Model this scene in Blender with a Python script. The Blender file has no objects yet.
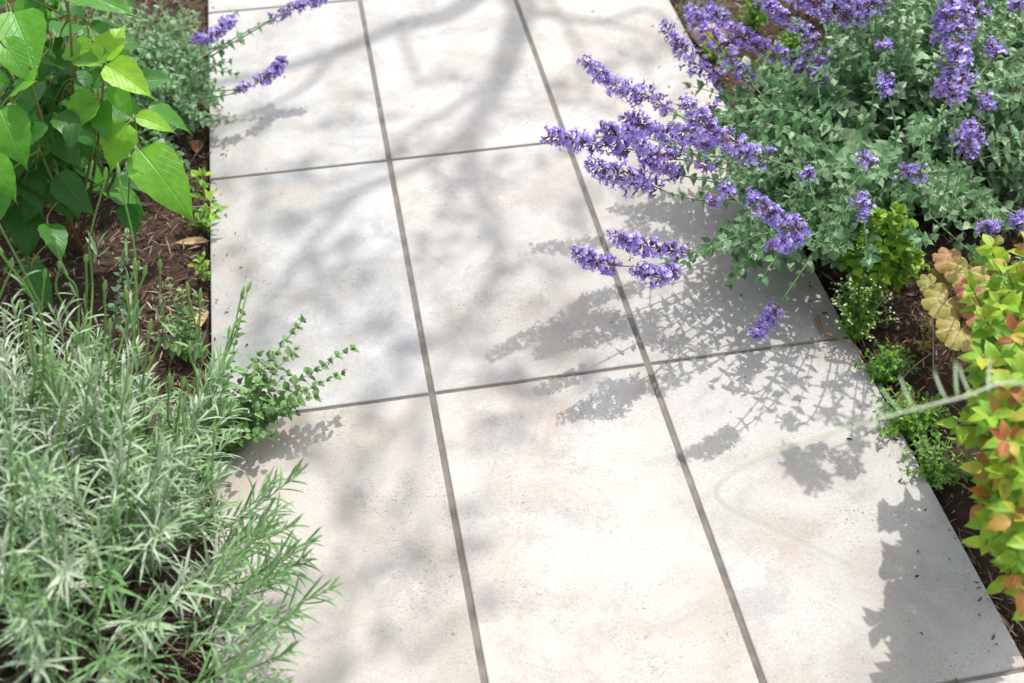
import bpy, math, random
import numpy as np
from mathutils import Matrix

rng = np.random.default_rng(7)
random.seed(7)
SC = bpy.context.scene
COL = SC.collection
UP = np.array([0., 0., 1.])

# ------------------------------------------------------------------ camera geometry (metres; paver joint at origin)
FPX = 1144.69
RX, RZ, RY = 0.75785, -0.19142, 0.00904
CAM = np.array([-0.11478, -1.34403, 1.55473])
def _rx(a): return np.array([[1, 0, 0], [0, math.cos(a), -math.sin(a)], [0, math.sin(a), math.cos(a)]])
def _rz(a): return np.array([[math.cos(a), -math.sin(a), 0], [math.sin(a), math.cos(a), 0], [0, 0, 1]])
RC = _rz(RZ) @ _rx(RX) @ _rz(RY)
def at(px, py, z=0.0):
    """the point of height z that the photograph shows at this pixel"""
    d = RC @ np.array([(px - 512) / FPX, (341.5 - py) / FPX, -1.0])
    return CAM + d * ((z - CAM[2]) / d[2])
SUNV = np.array([0.38, 0.50, 1.0])          # towards the sun, per metre of height

# ------------------------------------------------------------------ mesh building
def nrm(v):
    v = np.asarray(v, float)
    n = np.linalg.norm(v, axis=-1, keepdims=True)
    return v / np.maximum(n, 1e-9)

class MB:
    def __init__(s): s.V = []; s.F = []; s.U = []; s.A = []; s.M = []; s.n = 0
    def add(s, v, quads, uv=None, var=0.5, mat=0):
        v = np.asarray(v, float); k = len(v)
        s.V.append(v); s.F.append(np.asarray(quads, int) + s.n)
        s.U.append(np.zeros((k, 2)) if uv is None else np.asarray(uv, float))
        s.A.append(np.broadcast_to(np.asarray(var, float), (k,)).copy())
        s.M.append(np.broadcast_to(np.asarray(mat, int), (len(quads),)).copy()); s.n += k
    def tube(s, pts, radii, sides=6, var=0.5, mat=0, cap=True):
        pts = np.asarray(pts, float); n = len(pts)
        radii = np.broadcast_to(np.asarray(radii, float), (n,))
        T = nrm(np.gradient(pts, axis=0))
        ref = np.array([0.31, 0.22, 0.92]) if abs(T[0] @ np.array([0.31, 0.22, 0.92])) < .9 else np.array([1., 0.1, 0])
        a = nrm(np.cross(T, ref)); b = np.cross(T, a)
        th = np.linspace(0, 2 * math.pi, sides, endpoint=False)
        ring = pts[:, None] + radii[:, None, None] * (np.cos(th)[None, :, None] * a[:, None] + np.sin(th)[None, :, None] * b[:, None])
        v = ring.reshape(-1, 3); q = []
        for i in range(n - 1):
            for j in range(sides):
                k = (j + 1) % sides
                q.append((i * sides + j, i * sides + k, (i + 1) * sides + k, (i + 1) * sides + j))
        uv = np.stack([np.tile(th / 6.2832, n), np.repeat(np.linspace(0, 1, n), sides)], 1)
        s.add(v, q, uv, var, mat)
        if cap:
            tip = (n - 1) * sides
            base = s.n - len(v)
            s.V.append(pts[-1:] + T[-1:] * radii[-1]); s.U.append(np.array([[.5, 1.]])); s.A.append(np.array([float(np.mean(var))]))
            c = s.n; s.n += 1
            f = [(base + tip + j, base + tip + (j + 1) % sides, c, c) for j in range(sides)]
            s.F.append(np.array(f)); s.M.append(np.full(len(f), mat))
    def inst(s, proto, X, Y, Z, pos, var, mat_off=0, W=None):
        """copies of a small proto along frames; X, Y, Z already scaled, each K x 3; a leaf's fold scales with its width W"""
        pv, pq, puv, pm = proto[:4]
        K = len(pos)
        if K == 0: return
        v = pv[None, :, 0, None] * X[:, None] + pv[None, :, 1, None] * Y[:, None] + pv[None, :, 2, None] * Z[:, None] + pos[:, None]
        if len(proto) > 4:
            if W is None: W = np.linalg.norm(X, axis=1, keepdims=True)
            v = v + proto[4][None, :, None] * (nrm(Z) * W)[:, None]
        m = len(pv)
        q = (pq[None] + (np.arange(K) * m)[:, None, None]).reshape(-1, 4)
        s.add(v.reshape(-1, 3), q, np.tile(puv, (K, 1)), np.repeat(var, m), np.tile(pm, K) + mat_off)
    def build(s, name, mats, parent=None, smooth=True, loc=None):
        V = np.concatenate(s.V); F = np.concatenate(s.F); U = np.concatenate(s.U); A = np.concatenate(s.A); M = np.concatenate(s.M)
        tri = F[:, 2] == F[:, 3]
        org = np.zeros(3) if loc is None else np.asarray(loc, float)
        tot = np.where(tri, 3, 4); start = np.concatenate([[0], np.cumsum(tot)[:-1]])
        keep = np.ones(F.shape, bool); keep[tri, 3] = False
        L = F[keep]
        me = bpy.data.meshes.new(name)
        me.vertices.add(len(V)); me.vertices.foreach_set('co', (V - org).astype(np.float32).ravel())
        me.loops.add(len(L)); me.loops.foreach_set('vertex_index', L.astype(np.int32))
        me.polygons.add(len(F)); me.polygons.foreach_set('loop_start', start.astype(np.int32)); me.polygons.foreach_set('loop_total', tot.astype(np.int32))
        me.polygons.foreach_set('material_index', M.astype(np.int32))
        me.polygons.foreach_set('use_smooth', np.full(len(F), smooth))
        me.update(calc_edges=True)
        uvl = me.uv_layers.new(name='UVMap'); uvl.data.foreach_set('uv', U[L].astype(np.float32).ravel())
        at_ = me.attributes.new('var', 'FLOAT', 'POINT'); at_.data.foreach_set('value', A.astype(np.float32))
        for m in (mats if isinstance(mats, (list, tuple)) else [mats]): me.materials.append(m)
        me.validate()
        o = bpy.data.objects.new(name, me); COL.objects.link(o)
        if parent is not None:
            o.parent = parent
            o.location = org - np.array(parent.location)
        else: o.location = org
        return o

def tag(o, label=None, cat=None, group=None, kind=None):
    if label: o['label'] = label
    if cat: o['category'] = cat
    if group: o['group'] = group
    if kind: o['kind'] = kind
    return o
def thing(name, label, cat, loc, group=None):
    o = bpy.data.objects.new(name, None); COL.objects.link(o)
    o.location = loc; o.empty_display_size = .05
    return tag(o, label, cat, group)

# ------------------------------------------------------------------ leaf protos: unit length along +Y, width in X (-.5...5), face +Z
def leaf_proto(n=5, half=1, prof='ovate', fold=.25, curl=.2, teeth=0, tooth=.08, wave=0.):
    t = np.linspace(0, 1, n + 1)
    if prof == 'ovate': w = np.sin(math.pi * t ** .62) * (1 - .25 * t); w = w / w.max()
    elif prof == 'lance': w = np.sin(math.pi * t ** .75); w = w / w.max()
    elif prof == 'round': w = np.sqrt(np.maximum(0, 1 - (2 * t ** .85 - 1) ** 2)); w = w / w.max()
    elif prof == 'acum': w = np.sin(math.pi * t ** .62) ** .9 * (1 - .15 * t) - .16 * t ** 5; w = np.maximum(w, 0) / w.max(); 
    else: w = np.minimum(1, 6 * t + .35) * np.minimum(1, (1 - t) * 3.2 + .12)       # strap
    w = w * .5
    if teeth: w[1:-1] *= 1 + tooth * np.where(np.arange(1, n) % 2, 1, -1)
    w[0] = max(w[0], .02); w[-1] = .006
    ang = curl * t
    y = np.concatenate([[0], np.cumsum(np.cos(ang[1:]) / n)]); z = -np.concatenate([[0], np.cumsum(np.sin(ang[1:]) / n)])
    cols = np.linspace(-1, 1, 2 * half + 1)
    V = []; UV = []; FZ = []
    for i in range(n + 1):
        for c in cols:
            V.append((c * w[i], y[i] - .04 * abs(c) * (1 if n > 4 else 0), z[i])); FZ.append(fold * abs(c) * w[i] + wave * math.sin(i * 1.9 + c * 2) * abs(c) * 1.5)
            UV.append((.5 + c * w[i], t[i]))
    C = len(cols)
    Q = [(i * C + j, i * C + j + 1, (i + 1) * C + j + 1, (i + 1) * C + j) for i in range(n) for j in range(C - 1)]
    return np.array(V), np.array(Q), np.array(UV), np.zeros(len(Q), int), np.array(FZ)

class Leaves:
    """collects leaves, builds them into an MB in one go per proto"""
    def __init__(s, protos): s.P = protos; s.D = [[] for _ in protos]
    def add(s, pos, d, up, L, W, var, k=None):
        k = random.randrange(len(s.P)) if k is None else k
        s.D[k].append((*pos, *d, *up, L, W, var))
    def flush(s, mb, mat=0):
        for p, D in zip(s.P, s.D):
            if not D: continue
            A = np.array(D)
            Y = nrm(A[:, 3:6]); u = A[:, 6:9]
            Z = nrm(u - (u * Y).sum(1, keepdims=True) * Y); X = np.cross(Y, Z)
            L = A[:, 9:10]; W = A[:, 10:11]
            mb.inst(p, X * W, Y * L, Z * L, A[:, 0:3], A[:, 11], mat)

def bez(p0, p1, p2, n=10):
    t = np.linspace(0, 1, n)[:, None]
    return (1 - t) ** 2 * np.asarray(p0) + 2 * t * (1 - t) * np.asarray(p1) + t ** 2 * np.asarray(p2)
def smooth_path(pts, n=6):
    """Catmull-Rom through points"""
    P = np.asarray(pts, float)
    if len(P) < 3: return np.linspace(P[0], P[-1], n + 1)
    P = np.concatenate([[2 * P[0] - P[1]], P, [2 * P[-1] - P[-2]]]); out = []
    for i in range(1, len(P) - 2):
        for t in np.linspace(0, 1, n, endpoint=False):
            a, b, c, d = P[i - 1:i + 3]
            out.append(.5 * (2 * b + (c - a) * t + (2 * a - 5 * b + 4 * c - d) * t * t + (3 * b - a - 3 * c + d) * t ** 3))
    out.append(P[-2]); return np.array(out)
def arc_sample(pts, spacing, s0=0., s1=1.):
    pts = np.asarray(pts); seg = np.linalg.norm(np.diff(pts, axis=0), axis=1); cum = np.concatenate([[0], np.cumsum(seg)])
    L = cum[-1]; s = np.arange(L * s0, L * s1, spacing)
    if len(s) == 0: s = np.array([L * s1])
    P = np.stack([np.interp(s, cum, pts[:, i]) for i in range(3)], 1)
    e = min(.004, L * .02)
    Q = np.stack([np.interp(s + e, cum, pts[:, i]) - np.interp(s - e, cum, pts[:, i]) for i in range(3)], 1)
    return P, nrm(Q), s / L

def leafy(LV, pts, spacing, L0, L1, ratio, s0=.2, s1=1., angle=.35, droop=.1, axil=0, var=(.2, .8), pet=.1, skip=0., updir=.6, tip=True):
    """opposite, crosswise leaf pairs along a stem"""
    P, T, S = arc_sample(pts, spacing, s0, s1)
    a0 = random.random() * 6.28
    for i in range(len(P)):
        t = T[i]; a = nrm(np.cross(t, [.3, .5, .81])); b = np.cross(t, a)
        f = (S[i] - s0) / max(1e-6, s1 - s0)
        L = (L0 + (L1 - L0) * f) * random.uniform(.8, 1.2)
        th = a0 + (i % 2) * 1.571 + random.uniform(-.35, .35)
        for sgn in (0, math.pi):
            if random.random() < skip: continue
            p = a * math.cos(th + sgn) + b * math.sin(th + sgn)
            d = nrm(p + t * (angle + .5 * f + random.uniform(-.2, .2)) - UP * (droop + random.uniform(-.1, .15)))
            up = nrm(t * (1 - updir) + UP * updir + rng.normal(0, .18, 3))
            LV.add(P[i] + d * L * pet, d, up, L, L * ratio * random.uniform(.85, 1.15), random.uniform(*var))
            for k in range(axil):
                d2 = nrm(d + t * .8 + rng.normal(0, .55, 3)); l2 = L * random.uniform(.35, .6)
                LV.add(P[i] + d2 * l2 * .25, d2, nrm(t + UP * .5 + rng.normal(0, .3, 3)), l2, l2 * ratio, random.uniform(*var))
    if tip:
        for k in range(4):
            d = nrm(T[-1] + rng.normal(0, .45, 3)); l = L1 * random.uniform(.5, .85)
            LV.add(P[-1], d, nrm(UP + rng.normal(0, .4, 3)), l, l * ratio, random.uniform(*var))

# ------------------------------------------------------------------ materials
def mat_new(name):
    m = bpy.data.materials.new(name); m.use_nodes = True
    nt = m.node_tree; nt.nodes.clear()
    return m, nt
def nd(nt, typ, **kw):
    n = nt.nodes.new(typ)
    for k, v in kw.items():
        if k.startswith('i_'):
            key = k[2:]; key = int(key) if key.isdigit() else key.replace('_', ' ')
            n.inputs[key].default_value = v
        else: setattr(n, k, v)
    return n
def ramp(nt, stops, interp='LINEAR'):
    r = nt.nodes.new('ShaderNodeValToRGB'); r.color_ramp.interpolation = interp
    e = r.color_ramp.elements
    while len(e) < len(stops): e.new(.5)
    for el, (p, c) in zip(e, stops):
        el.position = p; el.color = (*c, 1) if len(c) == 3 else c
    return r
def mixc(nt, a, b, fac, mode='MIX'):
    m = nt.nodes.new('ShaderNodeMix'); m.data_type = 'RGBA'; m.blend_type = mode
    for s, v in ((m.inputs[0], fac), (m.inputs[6], a), (m.inputs[7], b)):
        if hasattr(v, 'links'): nt.links.new(v, s)
        elif isinstance(v, (int, float)): s.default_value = v
        else: s.default_value = (*v, 1)
    return m.outputs[2]
def mth(nt, op, a, b=None, c=None, clamp=False):
    m = nt.nodes.new('ShaderNodeMath'); m.operation = op; m.use_clamp = clamp
    for i, v in enumerate((a, b, c)):
        if v is None: continue
        if hasattr(v, 'links'): nt.links.new(v, m.inputs[i])
        else: m.inputs[i].default_value = v
    return m.outputs[0]

def leaf_mat(name, stops, under, vein=None, vein_amt=.35, trans=.35, rough=.5, side=7., bump=.25, mottle=.25, tcol=None, spec=.4, sheen=0., spots=None):
    m, nt = mat_new(name); L = nt.links.new
    out = nd(nt, 'ShaderNodeOutputMaterial')
    var = nd(nt, 'ShaderNodeAttribute', attribute_name='var')
    r = ramp(nt, stops); L(var.outputs['Fac'], r.inputs[0])
    geo = nd(nt, 'ShaderNodeNewGeometry')
    noise = nd(nt, 'ShaderNodeTexNoise', i_Scale=90., i_Detail=3.); L(geo.outputs['Position'], noise.inputs['Vector'])
    k = mth(nt, 'MULTIPLY_ADD', noise.outputs[0], mottle * 2, 1 - mottle)
    col = nt.nodes.new('ShaderNodeMix'); col.data_type = 'RGBA'; col.blend_type = 'MULTIPLY'; col.inputs[0].default_value = 1
    L(r.outputs[0], col.inputs[6]); L(k, col.inputs[7]); c = col.outputs[2]
    height = noise.outputs[0]
    if vein is not None:
        uv = nd(nt, 'ShaderNodeUVMap', uv_map='UVMap'); sx = nd(nt, 'ShaderNodeSeparateXYZ'); L(uv.outputs[0], sx.inputs[0])
        au = mth(nt, 'ABSOLUTE', mth(nt, 'SUBTRACT', sx.outputs[0], .5))
        mid = mth(nt, 'SUBTRACT', 1., mth(nt, 'DIVIDE', au, .028), clamp=True)
        ph = mth(nt, 'MULTIPLY', mth(nt, 'SUBTRACT', sx.outputs[1], mth(nt, 'MULTIPLY', au, 1.1)), side)
        tri = mth(nt, 'ABSOLUTE', mth(nt, 'SUBTRACT', mth(nt, 'FRACT', ph), .5))
        sv = mth(nt, 'SUBTRACT', 1., mth(nt, 'DIVIDE', tri, .075), clamp=True)
        vm = mth(nt, 'MAXIMUM', mid, mth(nt, 'MULTIPLY', sv, .6))
        c = mixc(nt, c, vein, mth(nt, 'MULTIPLY', vm, vein_amt))
        height = mth(nt, 'SUBTRACT', mth(nt, 'MULTIPLY', noise.outputs[0], .4), vm)
    if spots:
        n2 = nd(nt, 'ShaderNodeTexNoise', i_Scale=55., i_Detail=4., i_Roughness=.65); L(geo.outputs['Position'], n2.inputs['Vector'])
        mr = nd(nt, 'ShaderNodeMapRange'); mr.inputs[1].default_value = .66; mr.inputs[2].default_value = .72; L(n2.outputs[0], mr.inputs[0])
        c = mixc(nt, c, spots, mth(nt, 'MULTIPLY', mr.outputs[0], .7))
    c2 = mixc(nt, c, under, mth(nt, 'MULTIPLY', geo.outputs['Backfacing'], .75))
    bs = nd(nt, 'ShaderNodeBsdfPrincipled', i_Roughness=rough); bs.inputs['Specular IOR Level'].default_value = spec
    if sheen: bs.inputs['Sheen Weight'].default_value = sheen
    L(c2, bs.inputs['Base Color'])
    if bump:
        b = nd(nt, 'ShaderNodeBump', i_Strength=bump, i_Distance=.0015); L(height, b.inputs['Height']); L(b.outputs[0], bs.inputs['Normal'])
    tr = nd(nt, 'ShaderNodeBsdfTranslucent')
    tc = mixc(nt, c, tcol if tcol else (1, 1, 1), 1., 'MULTIPLY') if tcol else c
    L(tc, tr.inputs['Color'])
    mx = nd(nt, 'ShaderNodeMixShader', i_0=trans); L(bs.outputs[0], mx.inputs[1]); L(tr.outputs[0], mx.inputs[2]); L(mx.outputs[0], out.inputs[0])
    return m

def plain(name, stops, rough=.8, scale=60., amt=.35, bump=.4, dist=.002, spec=.2):
    m, nt = mat_new(name); L = nt.links.new
    out = nd(nt, 'ShaderNodeOutputMaterial'); bs = nd(nt, 'ShaderNodeBsdfPrincipled', i_Roughness=rough); bs.inputs['Specular IOR Level'].default_value = spec
    var = nd(nt, 'ShaderNodeAttribute', attribute_name='var'); r = ramp(nt, stops); L(var.outputs['Fac'], r.inputs[0])
    geo = nd(nt, 'ShaderNodeNewGeometry'); no = nd(nt, 'ShaderNodeTexNoise', i_Scale=scale, i_Detail=5.); L(geo.outputs['Position'], no.inputs['Vector'])
    k = mth(nt, 'MULTIPLY_ADD', no.outputs[0], amt * 2, 1 - amt)
    c = nt.nodes.new('ShaderNodeMix'); c.data_type = 'RGBA'; c.blend_type = 'MULTIPLY'; c.inputs[0].default_value = 1
    L(r.outputs[0], c.inputs[6]); L(k, c.inputs[7]); L(c.outputs[2], bs.inputs['Base Color'])
    b = nd(nt, 'ShaderNodeBump', i_Strength=bump, i_Distance=dist); L(no.outputs[0], b.inputs['Height']); L(b.outputs[0], bs.inputs['Normal'])
    L(bs.outputs[0], out.inputs[0]); return m

def paver_mat():
    m, nt = mat_new('paver_stone'); L = nt.links.new
    out = nd(nt, 'ShaderNodeOutputMaterial'); bs = nd(nt, 'ShaderNodeBsdfPrincipled', i_Roughness=.75); bs.inputs['Specular IOR Level'].default_value = .25
    geo = nd(nt, 'ShaderNodeNewGeometry'); oi = nd(nt, 'ShaderNodeObjectInfo')
    off = nd(nt, 'ShaderNodeVectorMath', operation='SCALE'); off.inputs[0].default_value = (7.3, 3.1, 5.7); L(oi.outputs['Random'], off.inputs['Scale'])
    pos = nd(nt, 'ShaderNodeVectorMath', operation='ADD'); L(geo.outputs['Position'], pos.inputs[0]); L(off.outputs[0], pos.inputs[1]); P = pos.outputs[0]
    def noise(scale, detail=4., rough=.6, vec=P, dist=0.):
        n = nd(nt, 'ShaderNodeTexNoise', i_Scale=scale, i_Detail=detail, i_Roughness=rough, i_Distortion=dist); L(vec, n.inputs['Vector']); return n.outputs[0]
    def sm(v, a, b):
        n = nd(nt, 'ShaderNodeMapRange', interpolation_type='SMOOTHSTEP'); n.inputs[1].default_value = a; n.inputs[2].default_value = b; L(v, n.inputs[0]); return n.outputs[0]
    base = mixc(nt, (.43, .415, .395), (.365, .335, .30), sm(noise(4.5, 5., .62, dist=.6), .42, .68))
    base = mixc(nt, base, (.315, .308, .30), mth(nt, 'MULTIPLY', sm(noise(9., 6., .7, dist=.5), .47, .66), .75))
    base = mixc(nt, base, (.37, .285, .22), mth(nt, 'MULTIPLY', sm(noise(3.2, 6., .7, dist=1.2), .56, .74), .5))
    # fine grain
    g = noise(240., 4., .7)
    base = mixc(nt, base, mth(nt, 'MULTIPLY_ADD', g, .6, .70), 1., 'MULTIPLY')
    # brushed pits: short dark flecks stretched across the path, gathered in patches
    st = nd(nt, 'ShaderNodeMapping'); st.inputs['Scale'].default_value = (190., 290., 190.); st.inputs['Rotation'].default_value = (0, 0, .35); L(P, st.inputs['Vector'])
    fl = noise(1., 3., .6, st.outputs[0], dist=.5)
    patch = sm(noise(8.5, 6., .75), .43, .66)
    fm = mth(nt, 'MULTIPLY', sm(fl, .56, .68), mth(nt, 'MULTIPLY_ADD', patch, .78, .12))
    base = mixc(nt, base, (.19, .175, .16), fm)
    # scattered tiny dark holes
    vo = nd(nt, 'ShaderNodeTexVoronoi', i_Scale=75.); L(P, vo.inputs['Vector'])
    sz = mth(nt, 'MULTIPLY', sm(noise(40., 2., .5), .62, .8), .16)
    dot = mth(nt, 'LESS_THAN', vo.outputs['Distance'], sz)
    base = mixc(nt, base, (.12, .10, .085), mth(nt, 'MULTIPLY', dot, .75))
    # a few larger crumbs of grit
    vo2 = nd(nt, 'ShaderNodeTexVoronoi', i_Scale=19.); L(P, vo2.inputs['Vector'])
    sep = nd(nt, 'ShaderNodeSeparateColor'); L(vo2.outputs['Color'], sep.inputs[0])
    d2 = mth(nt, 'LESS_THAN', vo2.outputs['Distance'], mth(nt, 'MULTIPLY', mth(nt, 'GREATER_THAN', sep.outputs[0], .86), .045))
    base = mixc(nt, base, (.15, .12, .10), mth(nt, 'MULTIPLY', d2, .7))
    base = mixc(nt, base, oi.outputs['Color'], 1., 'MULTIPLY')
    L(base, bs.inputs['Base Color'])
    h = mth(nt, 'SUBTRACT', mth(nt, 'MULTIPLY', g, .35), mth(nt, 'MULTIPLY_ADD', fm, .7, dot))
    b = nd(nt, 'ShaderNodeBump', i_Strength=.35, i_Distance=.0012); L(h, b.inputs['Height']); L(b.outputs[0], bs.inputs['Normal'])
    L(bs.outputs[0], out.inputs[0]); return m

M_PAVER = paver_mat()
M_GROUT = plain('grout', [(0, (.14, .125, .112)), (1, (.18, .16, .14))], .9, 28., .7, .8)
M_SOIL = plain('mulch_soil', [(0, (.045, .028, .02)), (1, (.06, .038, .026))], .95, 45., .6, 1., .012)
M_CHIP = plain('wood_chips', [(0, (.025, .015, .011)), (.4, (.07, .040, .027)), (.7, (.15, .095, .066)), (.9, (.30, .23, .175)), (1, (.52, .45, .38))], .85, 140., .35, .4)
M_WOOD = plain('grey_bark', [(0, (.10, .075, .055)), (1, (.2, .16, .12))], .9, 80., .45, .8, .004)
M_TWIG = plain('dry_twig', [(0, (.22, .15, .10)), (1, (.45, .38, .30))], .85, 90., .3, .4)
M_STONE = plain('pink_stone', [(0, (.36, .25, .19)), (1, (.42, .33, .27))], .8, 40., .3, .4)
M_DRY = leaf_mat('dry_leaf', [(0, (.22, .10, .05)), (.5, (.42, .26, .13)), (1, (.55, .38, .22))], (.4, .26, .15), (.5, .36, .22), .3, .15, .7)
M_CAT = leaf_mat('catmint_leaf', [(0, (.055, .16, .055)), (.5, (.17, .345, .14)), (1, (.50, .63, .41))], (.32, .44, .25), (.38, .5, .3), .35, .38, .5, 6., .5, .2, sheen=.1)
M_CATSTEM = plain('catmint_stem', [(0, (.16, .24, .12)), (1, (.24, .30, .17))], .6, 80., .2, .1)
M_PETAL = leaf_mat('violet_petal', [(0, (.28, .20, .62)), (.5, (.46, .36, .78)), (1, (.68, .60, .90))], (.32, .2, .66), None, 0, .32, .55, bump=0, mottle=.15)
M_CALYX = leaf_mat('purple_calyx', [(0, (.10, .05, .13)), (.5, (.17, .075, .17)), (.8, (.26, .13, .16)), (1, (.16, .2, .12))], (.2, .1, .18), None, 0, .15, .6, bump=0)
M_SHRUB = leaf_mat('broad_leaf', [(0, (.025, .10, .015)), (.5, (.05, .20, .02)), (.75, (.12, .37, .025)), (1, (.30, .55, .035))], (.09, .24, .045), (.17, .38, .05), .28, .42, .42, 7., .5, .28, spots=(.16, .15, .04))
M_SHRUBSTEM = plain('shrub_stem', [(0, (.11, .05, .035)), (1, (.20, .26, .07))], .6, 80., .2, .2)
M_LAV = leaf_mat('lavender_leaf', [(0, (.13, .27, .08)), (.35, (.25, .38, .19)), (.7, (.38, .47, .32)), (1, (.56, .59, .46))], (.40, .47, .35), None, 0, .25, .6, bump=0, mottle=.15, sheen=.3)
M_LAVSTEM = plain('lavender_stem', [(0, (.13, .25, .06)), (1, (.22, .34, .10))], .6, 80., .15, .1)
M_MINT = leaf_mat('oregano_leaf', [(0, (.075, .19, .05)), (.5, (.16, .31, .085)), (1, (.30, .44, .17))], (.24, .34, .17), (.26, .4, .18), .35, .33, .5, 5., .4, .2)
M_SPIR = leaf_mat('golden_leaf', [(0, (.08, .24, .02)), (.35, (.22, .42, .03)), (.60, (.40, .52, .045)), (.76, (.50, .36, .06)), (.88, (.48, .2, .06)), (1, (.36, .075, .05))], (.34, .40, .08), (.5, .55, .12), .3, .4, .45, 7., .45, .32, spots=(.28, .16, .05))
M_HEU = leaf_mat('bronze_leaf', [(0, (.28, .33, .07)), (.4, (.42, .36, .10)), (.75, (.42, .24, .10)), (1, (.32, .085, .06))], (.24, .14, .1), (.30, .06, .04), .75, .3, .5, 5., .4, .3)
M_LIME = leaf_mat('lime_leaf', [(0, (.11, .28, .03)), (.6, (.24, .45, .04)), (1, (.44, .58, .06))], (.24, .38, .08), None, 0, .4, .5, bump=.2)
M_CREAM = leaf_mat('cream_petal', [(0, (.55, .6, .25)), (1, (.75, .75, .5))], (.6, .6, .4), None, 0, .3, .6, bump=0)
M_TREE = leaf_mat('tree_leaf', [(0, (.035, .10, .02)), (1, (.08, .17, .03))], (.1, .17, .06), None, 0, .3, .5, bump=0)
M_PALE = leaf_mat('pale_stem', [(0, (.40, .46, .30)), (1, (.5, .54, .4))], (.45, .5, .35), None, 0, .2, .6, bump=0)

# ------------------------------------------------------------------ ground
PW, PH, LEFT, RIGHT = .4, .68837, -.3875, .7947
def axis(lo, hi, step):
    a = np.arange(lo, hi + 1e-6, step); g = hi + np.cumsum(.05 * 1.32 ** np.arange(24)); h = lo - np.cumsum(.05 * 1.32 ** np.arange(24))
    return np.concatenate([h[::-1], a, g])
gx, gy = axis(-2.4, 2.6, .025), axis(-1.6, 3.4, .025)
XX, YY = np.meshgrid(gx, gy, indexing='ij')
def lumps(x, y):
    z = .006 * np.sin(x * 23 + 2 * np.sin(y * 17)) * np.sin(y * 27 + 1.5 * np.sin(x * 13)) + .007 * np.sin(x * 7.3 + 1) * np.sin(y * 6.1 + 2)
    return z
def ground_z(x, y):
    d = np.maximum(np.maximum(LEFT - x, x - RIGHT), 0)
    bed = np.clip(d / .05, 0, 1)
    return -.026 + bed * (lumps(x, y) + .012 * np.clip(d / .25, 0, 1))
ZZ = ground_z(XX, YY); ZZ = np.where((XX > LEFT - .01) & (XX < RIGHT + .01), -.06, ZZ)
mb = MB(); ny = len(gy)
I, J = np.meshgrid(np.arange(len(gx) - 1), np.arange(ny - 1), indexing='ij'); I = I.ravel(); J = J.ravel()
mb.add(np.stack([XX.ravel(), YY.ravel(), ZZ.ravel()], 1), np.stack([I * ny + J, (I + 1) * ny + J, (I + 1) * ny + J + 1, I * ny + J + 1], 1), None, .5)
tag(mb.build('ground', M_SOIL), kind='structure')

# mulch: shredded bark, chips and fibres over the beds
mb = MB()
chip = leaf_proto(3, 1, 'strap', -.3, .15)
fibre = leaf_proto(3, 1, 'strap', -.5, .5)
def scatter(n, x0, x1, y0, y1, proto, Ls, Ws, vs, lift=.004):
    x = rng.uniform(x0, x1, n); y = rng.uniform(y0, y1, n)
    k = (x < LEFT - .004) | (x > RIGHT + .004); x = x[k]; y = y[k]; n = len(x)
    th = rng.uniform(0, 6.283, n); tilt = rng.normal(0, .22, n)
    Y = np.stack([np.cos(th) * np.cos(tilt), np.sin(th) * np.cos(tilt), np.sin(tilt)], 1)
    u = nrm(np.stack([rng.normal(0, .35, n), rng.normal(0, .35, n), np.ones(n)], 1))
    Z = nrm(u - (u * Y).sum(1, keepdims=True) * Y); X = np.cross(Y, Z)
    L = rng.uniform(*Ls, n)[:, None] * rng.choice([.6, 1., 1.5], (n, 1)); W = rng.uniform(*Ws, n)[:, None]
    p = np.stack([x, y, ground_z(x, y) + rng.uniform(0, lift * 3, n)], 1)
    # keep chips off the slabs: push back those whose length would cross the edge
    e = p[:, 0] + Y[:, 0] * L[:, 0]
    Y = np.where(((p[:, 0] < LEFT) & (e > LEFT - .002) | (p[:, 0] > RIGHT) & (e < RIGHT + .002))[:, None], Y * [-1, 1, 1], Y)
    X = np.cross(Y, Z)
    var = np.clip(rng.beta(*vs, n), 0, 1)
    mb.inst(proto, X * W, Y * L, Z * L, p, var)
for box in ((-1.5, LEFT, -1., 2.2), (RIGHT, 2., -1.2, 2.2)):
    scatter(9000, *box[:2], *box[2:], chip, (.010, .026), (.003, .007), (1.3, 2.8))
    scatter(15000, *box[:2], *box[2:], fibre, (.012, .042), (.0010, .0026), (1.3, 1.9), .005)
for box in ((-1.2, LEFT, -.9, 1.6), (RIGHT, 1.7, -1., 1.6)): scatter(6500, *box[:2], *box[2:], fibre, (.012, .034), (.0012, .0032), (6., 1.6), .006)
n_ = 420; side = rng.random(n_) < .5; dd_ = rng.exponential(.035, n_)
cx_ = np.where(side, LEFT + dd_, RIGHT - dd_); cy_ = rng.uniform(-1., 1.6, n_); th_ = rng.uniform(0, 6.283, n_)
Y_ = np.stack([np.cos(th_), np.sin(th_), np.zeros(n_)], 1); X_ = np.stack([Y_[:, 1], -Y_[:, 0], np.zeros(n_)], 1); l_ = (rng.uniform(.002, .009, n_) * rng.choice([.6, 1, 1.6], n_))[:, None]
mb.inst(fibre, X_ * l_ * .3, Y_ * l_, np.tile([[0, 0, 1.]], (n_, 1)) * l_, np.stack([cx_, cy_, np.full(n_, .0035)], 1), rng.uniform(0, .7, n_))
tag(mb.build('mulch', M_CHIP), 'shredded brown bark mulch covering the planting beds', 'mulch', kind='stuff')

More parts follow.
